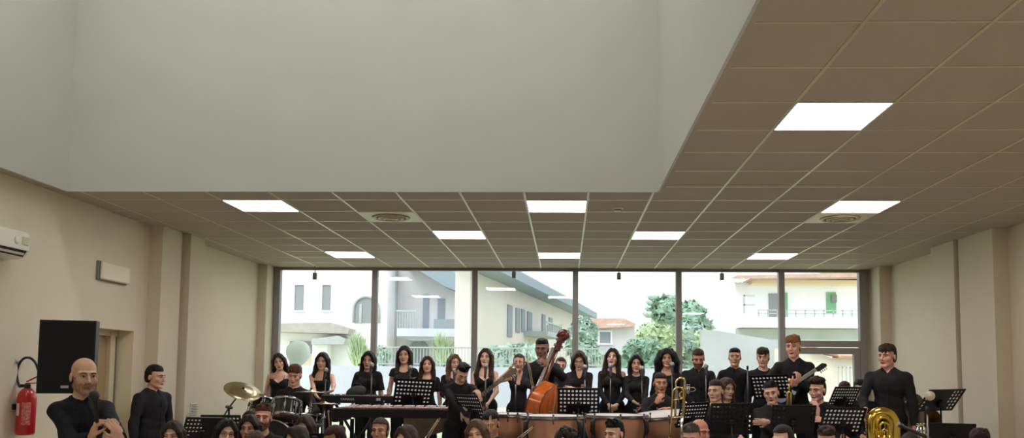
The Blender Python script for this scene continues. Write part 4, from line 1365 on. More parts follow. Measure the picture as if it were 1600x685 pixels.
person('seated man with dark swept hair leaning his head, arms folded behind the stand', 1205, 600, 9.7, RB, 'm', sit=True, chin=634, yaw=-.2, head=(-.15, .05, -.12), hair='quiff', haircol=BK, skin=LT, wear='shirt', clothcol=(36, 36, 37), group=SS, broad=1.03,
    arms=(W(1200, 660, 9.3, f=(-1, -.1, 0), p=(0, .9, 0)), W(1218, 668, 9.3, f=(1, 0, 0), p=(0, .9, 0))))
person('seated boy with curly brown hair turned left, one hand raised', 1277, 594, 9.7, RB, 'm', sit=True, chin=628, yaw=-.4, head=(-.4, .1, .05), hair='curlytop', haircol=BR, skin=PK, wear='shirt', clothcol=(28, 27, 29), group=SS, broad=.95,
    arms=(W(1290, 660, 9.3), W(1277, 648, 9.3, f=(-.1, -.1, 1), p=(-.7, .5, 0), curl=.7, hint=(-.6, 0, -1))))
person('person with reddish face half hidden behind the far right stand', 1320, 598, 11.4, RB, 'm', sit=True, chin=624, hair='short', haircol=(70, 46, 40), skin=(220, 150, 136), wear='tee', group=SS)
person('person with dark hair half hidden beside the stocky man', 1344, 596, 12.4, RB, 'm', sit=True, chin=622, hair='fringe', haircol=BK, skin=MD, wear='tee', group=SS)
# --- seated on the floor
FS = 'musicians seated in the front rows'
person('bearded man with swept brown hair seated below the toms, looking right', 411, 636, 8.4, 0, 'm', sit=True, chin=675, yaw=.1, head=(.12, -.05, .03), hair='quiff', haircol=(84, 54, 36), beard=(108, 70, 48), skin=(214, 152, 126), wear='tee', sleeve=.95, group=FS)
person('dark haired head partly hidden behind the bearded man', 390, 645, 9.0, 0, 'f', sit=True, chin=678, hair='bun', haircol=BK, skin=MD, wear='tee', group=FS)
person('woman with centre parted brown hair, lowest at the left edge of the front row', 271, 661, 7.1, 0, 'f', sit=True, chin=701, head=(.1, .1, 0), hair='long', haircol=(60, 44, 36), skin=LT, wear='tee', sleeve=.9, group=FS)
person('woman with black hair and round glasses in front of the left music stands', 354, 657, 6.9, 0, 'f', sit=True, chin=697, yaw=.2, head=(.35, .05, .1), hair='long', haircol=(16, 14, 16), skin=LT, wear='tee', sleeve=.9, glasses=True, group=FS)
person('woman with dark parted hair looking at the viewer beside the bearded man', 390, 652, 7.7, 0, 'f', sit=True, chin=691, head=(.1, .0, 0), hair='behind', haircol=DB, skin=(204, 150, 122), wear='tee', sleeve=.9, group=FS)
person('short brown haired child in front of the bearded man, only hair showing', 400, 672, 6.1, 0, 'm', sit=True, chin=712, head=(.3, .3, 0), hair='short', haircol=(92, 68, 52), skin=LT, wear='tee', group=FS)
person('woman with glasses and brown hair below the flat cymbal', 477, 653, 8.0, 0, 'f', sit=True, chin=690, head=(-.15, .1, 0), hair='behind', haircol=(64, 40, 32), skin=LT, wear='tee', sleeve=.9, glasses=True, group=FS)
person('dark haired woman turned left in front of the woman with glasses', 463, 667, 6.7, 0, 'f', sit=True, chin=706, yaw=-.3, head=(-.4, .15, 0), hair='behind', haircol=(46, 36, 32), skin=LT, wear='tee', sleeve=.9, group=FS)
person('reddish dark haired woman bowing her head left of the X stand', 523, 667, 7.5, 0, 'f', sit=True, chin=707, yaw=-.3, head=(-.55, .4, 0), hair='bun', haircol=(58, 26, 24), skin=TN, wear='tee', sleeve=.9, group=FS)
person('young woman with hair combed back facing the viewer below the keyboards', 594, 655, 7.5, 0, 'f', sit=True, chin=693, head=(-.1, -.02, 0), hair='bun', haircol=(74, 56, 46), skin=(206, 152, 122), wear='tee', sleeve=.9, group=FS)
person('brown haired woman turned left, right of the face below the keyboards', 635, 667, 7.0, 0, 'f', sit=True, chin=706, yaw=-.2, head=(-.4, .15, 0), hair='long', haircol=(70, 50, 38), skin=LT, wear='tee', sleeve=.9, group=FS)
person('woman with long light brown hair in front of the bass guitarist', 745, 658, 7.1, 0, 'f', sit=True, chin=698, head=(-.15, .08, -.1), hair='behind', haircol=(104, 74, 56), skin=LT, wear='tee', sleeve=.9, group=FS)
person('dark haired man with a bow tip before his face, left of the timpani', 767, 643, 8.2, 0, 'm', sit=True, chin=681, head=(-.3, .3, 0), hair='short', haircol=(30, 26, 26), skin=TN, wear='shirt', group=FS)
person('round dark brown head of hair in front of the middle timpani', 882, 667, 6.8, 0, 'm', sit=True, chin=707, yaw=.3, head=(.6, .5, 0), hair='curlytop', haircol=(48, 36, 30), skin=LT, wear='tee', group=FS)
person('man with dark wavy hair turned left in front of the third timpani', 960, 659, 7.6, 0, 'm', sit=True, chin=698, yaw=-.3, head=(-.45, .1, 0), hair='quiff', haircol=(26, 22, 20), skin=LT, wear='shirt', group=FS)
person('man with greying swept hair in front of the trombone', 1080, 663, 6.8, 0, 'm', sit=True, chin=703, yaw=-.2, head=(-.2, .15, 0), hair='quiff', haircol=(88, 80, 72), skin=(206, 150, 124), wear='shirt', group=FS)
person('bald man with pinkish skin right behind the greying man', 1094, 657, 7.9, 0, 'm', sit=True, chin=694, yaw=.2, head=(.4, .1, 0), hair='bald', skin=(212, 142, 116), wear='tee', group=FS)
person('woman with dark hair combed back below the solid centre stand', 1222, 665, 7.1, 0, 'f', sit=True, chin=704, yaw=-.3, head=(-.5, .2, 0), hair='pony', haircol=(48, 34, 30), skin=LT, wear='tee', sleeve=.9, group=FS)
person('curly brown haired head below the stand left of the tuba', 1291, 671, 7.6, 0, 'm', sit=True, chin=711, hair='curlytop', haircol=(70, 50, 40), skin=LT, wear='tee', head=(-.2, .2, 0), group=FS)
person('dark brown head of hair rising at the bottom right corner', 1530, 671, 7.0, 0, 'm', sit=True, chin=712, hair='fringe', haircol=(46, 26, 24), skin=LT, wear='tee', head=(-.3, .4, 0), group=FS)
person('dark brown head of hair low between tuba and microphone stand', 1422, 677, 7.2, 0, 'f', sit=True, chin=715, hair='bun', haircol=(52, 38, 32), skin=LT, wear='tee', head=(-.2, .4, 0), group=FS)
# ------------------------------------------------------------------ instruments, stands, microphones
M_BLACK = mat('black_metal', rgb(24, 22, 24), .45, spec=.4)
M_STEEL = mat('chrome', rgb(210, 210, 212), .18, metal=1.)
M_GUN = mat('grey_steel', rgb(120, 118, 118), .35, metal=.9)
M_BRASS = mat('brass', rgb(226, 200, 134), .24, metal=1., noise=.08, nscale=8)
M_BRASSD = mat('dull_shade_brass', rgb(138, 122, 98), .4, metal=.45, noise=.15, nscale=6)
M_COPPER = mat('copper', rgb(228, 170, 136), .38, metal=.5, noise=.08, nscale=5)
M_HOOP = mat('dark_hoop', rgb(84, 78, 76), .3, metal=.7)
M_SKINHEAD = mat('drum_head', rgb(222, 216, 212), .6)
M_SHELL = mat('dark_green_shell', rgb(26, 34, 32), .18, coat=.6)
M_CYM = mat('cymbal_bronze', rgb(190, 172, 134), .3, metal=.9, noise=.1, nscale=20)
M_WOOD = mat('varnish', rgb(196, 96, 34), .22, noise=.25, nscale=5, stretch=(5, 5, 1), coat=.5)
M_WOODD = mat('dark_varnish', rgb(104, 42, 24), .25, noise=.2, nscale=6, coat=.5)
M_EBONY = mat('ebony', rgb(52, 46, 42), .3)
M_KEY = mat('white_keys', rgb(232, 222, 216), .3)
M_ROSE = mat('rosewood_bar', rgb(196, 150, 128), .35)
M_BOWW = mat('bow_wood', rgb(190, 150, 110), .4)
M_GRILLE = mat('mic_grille', rgb(176, 174, 170), .35, metal=.7, bump=.3, bscale=400)


M_PAPER = bpy.data.materials.new('music_paper'); M_PAPER.use_nodes = True
_n = M_PAPER.node_tree; _b = _n.nodes['Principled BSDF']; _b.inputs['Base Color'].default_value = rgb(250, 248, 244); _b.inputs['Roughness'].default_value = .8
_t = _n.nodes.new('ShaderNodeBsdfTranslucent'); _t.inputs[0].default_value = rgb(255, 252, 250); _m = _n.nodes.new('ShaderNodeMixShader'); _m.inputs[0].default_value = .55
_n.links.new(_b.outputs[0], _m.inputs[1]); _n.links.new(_t.outputs[0], _m.inputs[2]); _n.links.new(_m.outputs[0], _n.nodes['Material Output'].inputs[0])


def tripod(t, z, r=.18, m=None, base=0.):
    for k in range(3):
        a = 2 * PI * k / 3 + .5
        MB().tube([(0, 0, base + .16), (r * math.cos(a), r * math.sin(a), base + .012)], .009, 6).build('leg', m or M_BLACK, t)


def music_stand(label, cx, cy, Y, wpx, hpx, yaw=0., tilt=.42, roll=0., base=0., solid=None, holes=True, cols=10, rows=6, group='black music stands', paper=None):
    """desk seen from behind; its centre lies at the picture point cx, cy and depth Y"""
    c = at(cx, cy, Y)
    t = thing('music_stand', label, 'music stand', (c[0], c[1], base), 0, group)
    h = c[2] - base
    wd = wpx * Y / F; ht = hpx * Y / F / math.cos(tilt)
    R = rotz(yaw) @ rotx(tilt) @ roty(roll)            # tilt > 0: top edge towards the audience
    d = MB(); th = .003
    if not holes:
        d.box((0, 0, 0), (wd, th, ht), None, 0)
    else:
        sx_, sz_ = wd / (cols + .6), ht / (rows + .6)
        m0x, m0z = (wd - cols * sx_) / 2, (ht - rows * sz_) / 2
        rr = min(sx_, sz_) * .33
        for yy in (-th / 2, th / 2):
            for i in range(cols):
                for j in range(rows):
                    x = -wd / 2 + m0x + (i + .5) * sx_; z = ht / 2 - m0z - (j + .5) * sz_
                    full = solid(i, j) if solid else (j >= rows - 2 and 2 <= i < cols - 2)
                    P = [(x - sx_ / 2, z - sz_ / 2), (x + sx_ / 2, z - sz_ / 2), (x + sx_ / 2, z + sz_ / 2), (x - sx_ / 2, z + sz_ / 2)]
                    if full:
                        d.add([(p[0], yy, p[1]) for p in P], [(0, 1, 2, 3)])
                    else:
                        V = [(p[0], yy, p[1]) for p in P] + [(x + rr * math.cos(a), yy, z + rr * math.sin(a)) for a in [(-.75 + .25 * k) * PI for k in range(8)]]
                        d.add(V, [(0, 1, 6, 5, 4), (1, 2, 8, 7, 6), (2, 3, 10, 9, 8), (3, 0, 4, 11, 10)])
            for (x0, x1, z0, z1) in ((-wd / 2, wd / 2, ht / 2 - m0z, ht / 2), (-wd / 2, wd / 2, -ht / 2, -ht / 2 + m0z), (-wd / 2, -wd / 2 + m0x, -ht / 2 + m0z, ht / 2 - m0z), (wd / 2 - m0x, wd / 2, -ht / 2 + m0z, ht / 2 - m0z)):
                d.add([(x0, yy, z0), (x1, yy, z0), (x1, yy, z1), (x0, yy, z1)], [(0, 1, 2, 3)])
        d.box((0, 0, ht / 2), (wd, .008, .006)); d.box((-wd / 2, 0, 0), (.006, .008, ht)); d.box((wd / 2, 0, 0), (.006, .008, ht))
    M4 = np.eye(4); M4[:3, :3] = R; M4[:3, 3] = (0, 0, h)
    dk_ = d.xform(M4).build('desk', M_BLACK, t)
    MB().box((0, .025, -ht / 2), (wd, .055, .004)).box((0, .05, -ht / 2 + .01), (wd, .004, .02)).xform(M4).build('ledge', M_BLACK, dk_)
    MB().box((0, -.02, -ht * .12), (.05, .035, .09), bev=.008).tube([(-.035, -.03, -ht * .12), (.035, -.03, -ht * .12)], .014, 8).xform(M4).build('bracket', M_BLACK, dk_)
    if paper:
        for s_ in (1, -1):
            pg = MB(); V = []
            pw, ph = min(wd * .49, .235), ht * .93
            for k in range(5):
                x = s_ * (.002 + pw * k / 4); y = .012 - .008 * math.sin(PI * k / 4)
                V += [(x, y, -ht / 2 + .004), (x, y, -ht / 2 + .004 + ph)]
            pg.add(V, [(2 * k, 2 * k + 2, 2 * k + 3, 2 * k + 1) for k in range(4)], 0, True).xform(M4)
            po_ = pg.build('sheet_music', M_PAPER); po_.location = t.location
            tag(po_, ('right' if s_ > 0 else 'left') + ' white music page on the ' + paper, 'sheet music', 'sheet music on the stands')
    pt = (M4 @ np.array([0, -.03, -ht * .15, 1]))[:3]
    MB().tube([(pt[0], pt[1], pt[2]), (pt[0] * .3, pt[1] * .3, pt[2] - .3), (0, 0, .16)], [.009, .011, .013], 8).build('pole', M_BLACK, t)
    tripod(t, h)
    return t
hole_r = lambda i, j: not (j < 4 and (i < 1 or i > 6) or (j >= 4 and (i < 1 or i > 7)))
# ---- stands
music_stand('skewed perforated black music stand left of its pair, below the ride cymbal', 316, 672, 8.3, 56, 40, yaw=.55, roll=.06, tilt=.75)
music_stand('perforated black music stand right of its pair, above the woman with round glasses', 347, 670, 8.7, 60, 42, yaw=.12, tilt=.5, paper='stand above the woman with round glasses')
music_stand('large perforated black stand above the lower keyboard', 646, 613, 10.65, 59, 40, yaw=.3, roll=.05, tilt=.6, base=RZ, paper='large stand above the lower keyboard')
music_stand('tilted perforated stand in front of the bass guitarist', 735, 637, 8.98, 42, 38, yaw=-.5, roll=.02, tilt=.6, base=RZ, paper='stand before the bass guitarist')
music_stand('wide perforated stand between the second and third timpani, under the woman with folded arms', 904, 627, 10.15, 64, 40, base=RZ, paper='stand between the timpani')
music_stand('perforated stand partly behind the trombone slides', 1082, 649, 9.6, 46, 38, yaw=.3, roll=-.06, tilt=.6, base=RZ, paper='stand behind the trombone slides')
music_stand('wide black stand before the cropped hair man, mostly backed by dark cloth', 1143, 655, 9.3, 64, 48, roll=-.02, base=RZ)
music_stand('leaning perforated stand in front of the boy in the dark sweater', 1205, 605, 9.98, 58, 36, yaw=-.4, roll=-.06, base=RZ, tilt=.65, paper='leaning stand before the boy in the sweater')
music_stand('black stand with a solid middle in front of the man leaning his head', 1239, 656, 9.1, 66, 44, base=RZ, solid=lambda i, j: 3 <= i <= 8)
music_stand('perforated stand next to the tuba, left of it', 1316, 658, 9.0, 67, 40, yaw=.15, base=RZ, tilt=.55, roll=.02, paper='stand left of the tuba')
music_stand('perforated stand before the doorway, behind the seated curly boy', 1319, 620, 10.6, 46, 29, yaw=.35, base=RZ, tilt=.6, roll=.0, paper='stand before the doorway')
music_stand('perforated stand by the right wall with a bare middle, behind the close microphone', 1470, 626, 9.2, 80, 33, yaw=.5, roll=-.02, tilt=.68, base=RZ, solid=hole_r, paper='stand by the right wall')
music_stand('solid unpierced black stand desk, lowest at the right, near the microphone stand', 1488, 682, 7.6, 64, 40, yaw=-.35, roll=.0, tilt=.6, holes=False)
music_stand('low black stand desk whose flat edge shows between front row women', 493, 686, 7.3, 26, 17, yaw=.02, tilt=.3, holes=False)


# ---- microphones
def microphone(p, d, label, s=1., grille=None, group='stage microphones', body=None):
    d = np.array(d, float); d /= np.linalg.norm(d)
    t = thing('microphone', label, 'microphone', p, 0, group)
    t.rotation_euler = Matrix(frame(d).tolist()).to_euler()
    MB().lathe([(.001, -.17 * s), (.0105 * s, -.168 * s), (.012 * s, -.12 * s), (.018 * s, -.035 * s), (.019 * s, -.025 * s), (.001, -.02 * s)], n=16).build('handle', body or M_BLACK, t)
    MB().lathe([(.001, -.028 * s), (.02 * s, -.026 * s), (.0265 * s, -.008 * s), (.0275 * s, .002 * s), (.0235 * s, .018 * s), (.014 * s, .027 * s), (.001, .03 * s)], n=18).lathe([(.0268 * s, -.005 * s), (.0288 * s, -.003 * s), (.0288 * s, .004 * s), (.027 * s, .006 * s)], n=18).build('grille', grille or M_GRILLE, t)
    return t


def mic_stand(top, base, label, group='microphone stands', boom=None, m=None):
    t = thing('microphone_stand', label, 'microphone stand', (top[0], top[1], base), 0, group)
    h = top[2] - base
    MB().tube([(0, 0, .02), (0, 0, h * .6)], .012, 8).build('lower_tube', M_BLACK, t)
    MB().tube([(0, 0, h * .58), (0, 0, h - .03)], .008, 8).build('upper_tube', m or M_GUN, t)
    MB().lathe([(.018, h * .56), (.019, h * .62), (.012, h * .63)], n=10).build('clutch', M_BLACK, t)
    MB().tube([(0, 0, h - .05), (0, 0, h)], .014, 8).build('clip', M_BLACK, t)
    tripod(t, h, .18)
    return t


for px, py, Y, where in ((509, 579, 11.3, 'before the woman in the strapless top'), (581, 571, 11.3, 'before the woman in the loose T-shirt'), (642, 575, 11.4, 'between the tall woman and the shorter one'), (759, 572, 11.3, 'before the woman in the camisole dress'),
                         (806, 581, 11.2, 'before the woman raising both hands'), (914, 574, 11.3, 'before the woman looking down with folded arms'), (954, 572, 11.3, 'before the one shoulder dress'), (1003, 576, 11.3, 'before the keyhole neck top'),
                         (1050, 570, 11.3, 'before the woman with curly hair'), (1103, 573, 11.1, 'before the man in the open polo'), (711, 580, 11.4, 'before the fair haired woman')):
    p = at(px, py, Y)
    mic_stand(p - np.array([0, .0, .06]), RZ, 'thin upright microphone stand standing ' + where)
    microphone(p, (0, .55, .8), 'microphone clipped on the stand ' + where, 1.15)
p = at(1168, 572, 11.2)
mic_stand(p, RZ, 'dark bare stand pole between the slim man and the boy in the sweater')
# close microphone on the right
p = at(1453, 619, 6.0)
mic_stand(p - np.array([.02, 0, .07]), 0, 'closest microphone stand, grey pole at the right by the solid stand')
microphone(p, (-.30, -1, .12), 'pale round microphone facing the viewer on the closest stand', 1.15, grille=mat('pale_grille', rgb(205, 192, 168), .5), body=M_GUN)
t = thing('boom_arm', 'dark boom arm slanting down to the right beside the tuba', 'boom arm', at(1430, 674, 6.6))
o = np.array(t.location)
MB().tube([at(1404, 664, 6.6) - o, at(1462, 690, 6.4) - o], .013, 8).build('arm', M_BLACK, t)
MB().tube([at(1403, 663, 6.6) - o, at(1410, 667, 6.6) - o], .02, 8).build('end_cap', M_GUN, t)
MB().tube([at(1462, 690, 6.4) - o, np.array([at(1462, 690, 6.4)[0], 6.4, 0]) - o], .012, 8).build('pole', M_BLACK, t)
# presenter's microphone, held in his right hand
wr, fd, pn = PP['presenter']['A'][1]
tip = at(147, 619, 5.42); bot = wr + fd * .05 + pn * .025
dd = tip - bot; L = np.linalg.norm(dd)
microphone(tip, dd, 'black handheld microphone held by the bald man', 1.15, grille=M_DARK, group='handheld')

# ---- loudspeaker on its pole
p = at(105, 558, 6.95)
wd, ht, dp = .425, .605, .36
t = thing('speaker_stand', 'tripod stand carrying the loudspeaker, behind the bald man', 'speaker stand', (p[0], p[1] + .15, 0))
MB().tube([(0, 0, .05), (0, 0, p[2] - ht / 2 + .02)], .018, 10).build('pole', M_BLACK, t)
tripod(t, 1, .45)
sp = thing('loudspeaker', 'tall black loudspeaker by the left wall behind the bald man', 'loudspeaker', p, .30)
MB().prism([(-wd / 2, -.02), (wd / 2, -.02), (wd / 2 * .98, .12), (wd / 2 * .6, dp), (-wd / 2 * .6, dp), (-wd / 2 * .98, .12)], 2, -ht / 2, ht / 2).build('cabinet', M_DARK, sp)
cab_ = list(sp.children)[0]
MB().box((0, -.026, .0), (wd - .02, .012, ht - .02), bev=.005).build('grille', mat('speaker_grille', rgb(16, 16, 17), .9, bump=.5, bscale=500), cab_)
MB().box((.0, -.034, -ht / 2 + .055), (.06, .004, .022), bev=.0015).build('badge', mat('badge_silver', rgb(170, 170, 175), .4), cab_)

# ---- drum kit
def lathe_dir(prof, c, axis, n=32, mi=0, mb=None):
    return (mb or MB()).lathe(prof, c, frame(axis), n, mi)
def cymbal(px, py, Y, wpx, ax, label, pole_to=None, thick=1.):
    c = at(px, py, Y); r = wpx / 2 * Y / F
    t = thing('cymbal', label, 'cymbal', c, 0)
    lathe_dir([(.005, .028), (r * .16, .024), (r * .24, .010), (r * .6, .004), (r, -.006), (r, -.008), (r * .6, .001), (r * .24, .006), (.005, .02)], (0, 0, 0), ax).build('disc', M_CYM, t)
    lathe_dir([(.001, .05), (.012, .05), (.014, .028), (.001, .028)], (0, 0, 0), ax, 12).build('felt', M_DARK, t)
    return c
c = cymbal(379, 611, 9.9, 58, (.36, -.34, .86), 'large tilted ride cymbal, left of the drum kit')
t = thing('cymbal_stand', 'chrome stand with angled boom holding the tilted ride cymbal', 'cymbal stand', (at(352, 650, 9.9)[0], 9.9, RZ if False else 0)); o = np.array(t.location)
k = at(358, 637, 9.9)
MB().tube([c - o, k - o, at(349, 652, 9.9) - o], .010, 8).build('boom', M_GUN, t)
MB().tube([k - o, (k[0] - o[0], 0, .1)], .013, 8).build('pole', M_GUN, t)
MB().tube([at(353, 636, 9.9) - o, at(363, 638, 9.9) - o], .018, 8).build('tilter', M_GUN, t)
tripod(t, 1, .3, M_GUN)
c = cymbal(486, 613, 10.0, 52, (.02, .05, 1), 'thin flat crash cymbal right of the drummer')
c2 = cymbal(506, 631, 9.9, 46, (.0, .03, 1), 'pale flat hi-hat cymbal below and right of the crash cymbal')
for cc, l in ((c, 'straight chrome stand under the flat crash cymbal'), (c2, 'straight chrome stand under the hi-hat cymbal')):
    t = thing('cymbal_stand', l, 'cymbal stand', (cc[0], cc[1], RZ)); h = cc[2] - RZ
    MB().tube([(0, 0, .1), (0, 0, h + .03)], .010, 8).build('pole', M_STEEL, t)
    MB().tube([(0, 0, h * .55), (0, 0, h * .62)], .02, 8).tube([(-.03, 0, h * .82), (.03, 0, h * .84)], .014, 8).build('clamp', M_STEEL, t)
    tripod(t, 1, .28, M_STEEL)

def drum(px, py, Y, r, dpt, ax, label, kind='tom', name='tom_drum', rz=0):
    c = at(px, py, Y)
    t = thing(name, label, 'drum', c)
    Rr = frame(ax)
    MB().lathe([(r, -dpt / 2), (r, dpt / 2)], (0, 0, 0), Rr, 36).build('shell', M_SHELL, t)
    sh_ = list(t.children)[0]
    for s_ in (1, -1):
        MB().lathe([(r + .004, s_ * (dpt / 2 - .022)), (r + .014, s_ * (dpt / 2 - .022)), (r + .014, s_ * (dpt / 2 + .012)), (r - .004, s_ * (dpt / 2 + .012))], (0, 0, 0), Rr, 36).build('hoop', M_STEEL, t)
        MB().lathe([(.001, s_ * dpt / 2), (r, s_ * dpt / 2)], (0, 0, 0), Rr, 36).build('drum_head', (M_SKINHEAD if name != 'bass_drum' else M_DARK) if s_ > 0 else mat('clear_head', rgb(176, 158, 146), .35), t)
    for k in range(8):
        a = 2 * PI * k / 8 + .2
        u = np.array([math.cos(a), math.sin(a), 0])
        q0 = Rr @ (u * (r + .018) + np.array([0, 0, -dpt / 2 + .0])); q1 = Rr @ (u * (r + .018) + np.array([0, 0, dpt / 2]))
        MB().tube([q0, q1], .005, 6).box((q0 + q1) / 2, (.022, .022, .05), Rr, 0, .005).build('lug', M_STEEL, sh_)
    return t, c
drum(411, 637, 10.1, .15, .19, (.15, .35, .9), 'dark rack tom on the left, under the tilted cymbal')
drum(447, 641, 9.8, .155, .20, (-.05, .42, .9), 'dark rack tom on the right showing its lower head')
drum(478, 657, 10.0, .175, .13, (0, .1, 1), 'snare drum beside the right rack tom', name='snare_drum')
t, c = drum(437, 694, 9.9, .27, .42, (-.12, -1, 0.06), 'bass drum low behind the bearded man', name='bass_drum')
t = thing('tom_holder', 'chrome double tom holder between the two rack toms', 'tom holder', at(430, 640, 10.0)); o = np.array(t.location)
MB().tube([at(418, 632, 10.0) - o, at(430, 638, 10.0) - o, at(442, 636, 9.95) - o], .012, 8).build('arms', M_STEEL, t)
MB().tube([at(430, 638, 10.0) - o, at(432, 668, 10.0) - o], .014, 8).build('post', M_STEEL, t)
MB().tube([at(425, 636, 9.97) - o, at(436, 640, 9.97) - o], .022, 8).build('clamp', M_STEEL, t)
for a_, b_, l in (((516, 683), (513, 644), 'drumstick or mallet standing upright right of the hi-hat stand'),):
    q = [at(x, y, 9.8) for x, y in (a_, b_)]
    t = thing('mallet', l, 'mallet', q[0])
    MB().tube([(0, 0, 0), q[1] - q[0]], .007, 8).build('stick', M_BOWW, t)
    MB().ell(q[1] - q[0], (.014, .014, .02)).build('tip', M_BOWW, t)

# ---- keyboards
def text_mesh(body, size, name, m, par, loc, R):
    cu = bpy.data.curves.new(name, 'FONT'); cu.body = body; cu.size = size; cu.extrude = .0008; cu.align_x = 'CENTER'; cu.align_y = 'CENTER'
    tmp = bpy.data.objects.new('tmp', cu); COL.objects.link(tmp)
    dg = bpy.context.evaluated_depsgraph_get(); me = bpy.data.meshes.new_from_object(tmp.evaluated_get(dg)); me.name = name
    bpy.data.objects.remove(tmp); me.materials.clear(); me.materials.append(m)
    o = bpy.data.objects.new(name, me); COL.objects.link(o); o.parent = par
    M4 = np.eye(4); M4[:3, :3] = R; M4[:3, 3] = loc
    o.matrix_local = Matrix(M4.tolist())
    return o
M_SILV = mat('silver_print', rgb(205, 202, 196), .4)
pa, pb = at(503, 624, 10.5), at(611, 625, 10.5)
pc = (pa + pb) / 2; L = pb[0] - pa[0]
t = thing('electronic_keyboard', 'slim black electronic keyboard seen from behind on an X stand', 'keyboard', pc)
kbody = MB().prism([(-.04, -.045), (.24, -.045), (.24, .02), (.12, .035), (-.03, .05), (-.045, .04)], 0, -L / 2, L / 2).build('body', M_BLACK, t)
kb = MB(); n = 36
for k in range(n): kb.box((-L / 2 + .03 + (k + .5) * (L - .06) / n, .235, .036), ((L - .06) / n * .9, .13, .016))
kb.build('white_keys', M_KEY, t)
kb = MB()
for k in range(n - 1):
    if k % 7 in (0, 1, 3, 4, 5): kb.box((-L / 2 + .03 + (k + 1) * (L - .06) / n, .20, .05), ((L - .06) / n * .5, .08, .014))
kb.build('black_keys', M_DARK, t)
MB().box2((-L / 2 + .01, -.03, .046), (L / 2 - .01, .02, .052)).build('control_strip', mat('panel_grey', rgb(176, 170, 166), .4), t)
text_mesh('YAMAHA', .042, 'lettering', M_SILV, kbody, (-.1, -.0465, .0), rotx(PI / 2))
MB().box2((L * .30, -.047, -.012), (L * .36, -.044, .018)).box2((L * .40, -.047, -.03), (L * .42, -.044, -.012)).build('rear_sockets', M_SILV, kbody)
t = thing('keyboard_stand', 'black X shaped stand under the electronic keyboard', 'keyboard stand', (pc[0], pc[1] + .1, RZ)); h = pc[2] - .05 - RZ
for s_ in (1, -1):
    MB().tube([(s_ * .28, 0, h - .02), (-s_ * .28, 0, .03)], .018, 8).build('leg', M_BLACK, t)
    MB().tube([(s_ * .28, -.17, h - .015), (s_ * .28, .17, h - .015)], .015, 8).build('top_bar', M_BLACK, t)
    MB().tube([(s_ * .28, -.2, .02), (s_ * .28, .2, .02)], .015, 8).build('foot_bar', M_BLACK, t)
# bag-like dark amp on the keyboard end
q = at(556, 613, 10.62)
t = thing('bag', 'dark grey soft bag standing behind the upper keyboard', 'bag', q)
MB().ell((0, 0, 0), (.13, .07, .075), roty(-.3), 20, 12).build('sack', mat('bag_cloth', rgb(58, 58, 60), .8, bump=.6, bscale=40), t)
MB().tube([(-.06, 0, .06), (-.02, 0, .11), (.05, 0, .1), (.09, 0, .05)], .008, 6).build('strap', M_BLACK, t)

# lower keyboard instrument: vibraphone / marimba with resonators
pa, pb = at(524, 645, 9.75), at(714, 647, 9.75)
L = pb[0] - pa[0]; pc = (pa + pb) / 2
t = thing('marimba', 'long black framed marimba with pale bars and resonator tubes, below the large stand', 'marimba', (pc[0], pc[1], RZ)); zt = pc[2] - RZ
MB().box2((-L / 2 + .02, -.02, zt - .055), (L / 2 - .02, .012, zt + .045), bev=.006).build('front_rail', M_BLACK, t)
MB().box2((-L / 2 + .05, .55, zt - .05), (L / 2 - .25, .58, zt + .05), bev=.006).build('rear_rail', M_BLACK, t)
for s_, wdt in ((-1, .62), (1, .44)):
    MB().box2((s_ * L / 2 - .035, -.03, zt - .11), (s_ * L / 2 + .035, wdt, zt + .05), bev=.012).build('end_frame', M_BLACK, t)
    lg = MB()
    for y in (.05, wdt - .07): lg.box2((s_ * (L / 2 - .06) - .02, y - .02, .05), (s_ * (L / 2 - .06) + .02, y + .02, zt - .1))
    lg.build('leg', M_BLACK, t)
n = 34
b1 = MB(); b2 = MB()
for k in range(n):
    x = -L / 2 + .06 + (k + .5) * (L - .12) / n; ln = .36 - .16 * k / n
    b1.box((x, .12 + .02, zt + .055), ((L - .12) / n * .82, .20, .016), None, 0, .003)
    if k % 7 in (0, 1, 3, 4, 5): b2.box((x + (L - .12) / n / 2, .40, zt + .065), ((L - .12) / n * .8, .2, .016), None, 0, .003)
tag(b1.build('natural_bars', M_ROSE, t)); tag(b2.build('sharp_bars', M_KEY, t))
for k in range(24):
    x = L * .06 + k * (L * .42) / 24
    ln = .12 + .16 * (1 - k / 24)
    MB().lathe([(.019, zt - .055 - ln), (.019, zt - .03)], (x, .13, 0), None, 10).build('resonator', M_BRASSD, t)
MB().box2((-L / 2 + .05, .05, .12), (L / 2 - .05, .09, .20), bev=.005).build('lower_beam', M_GUN, t)

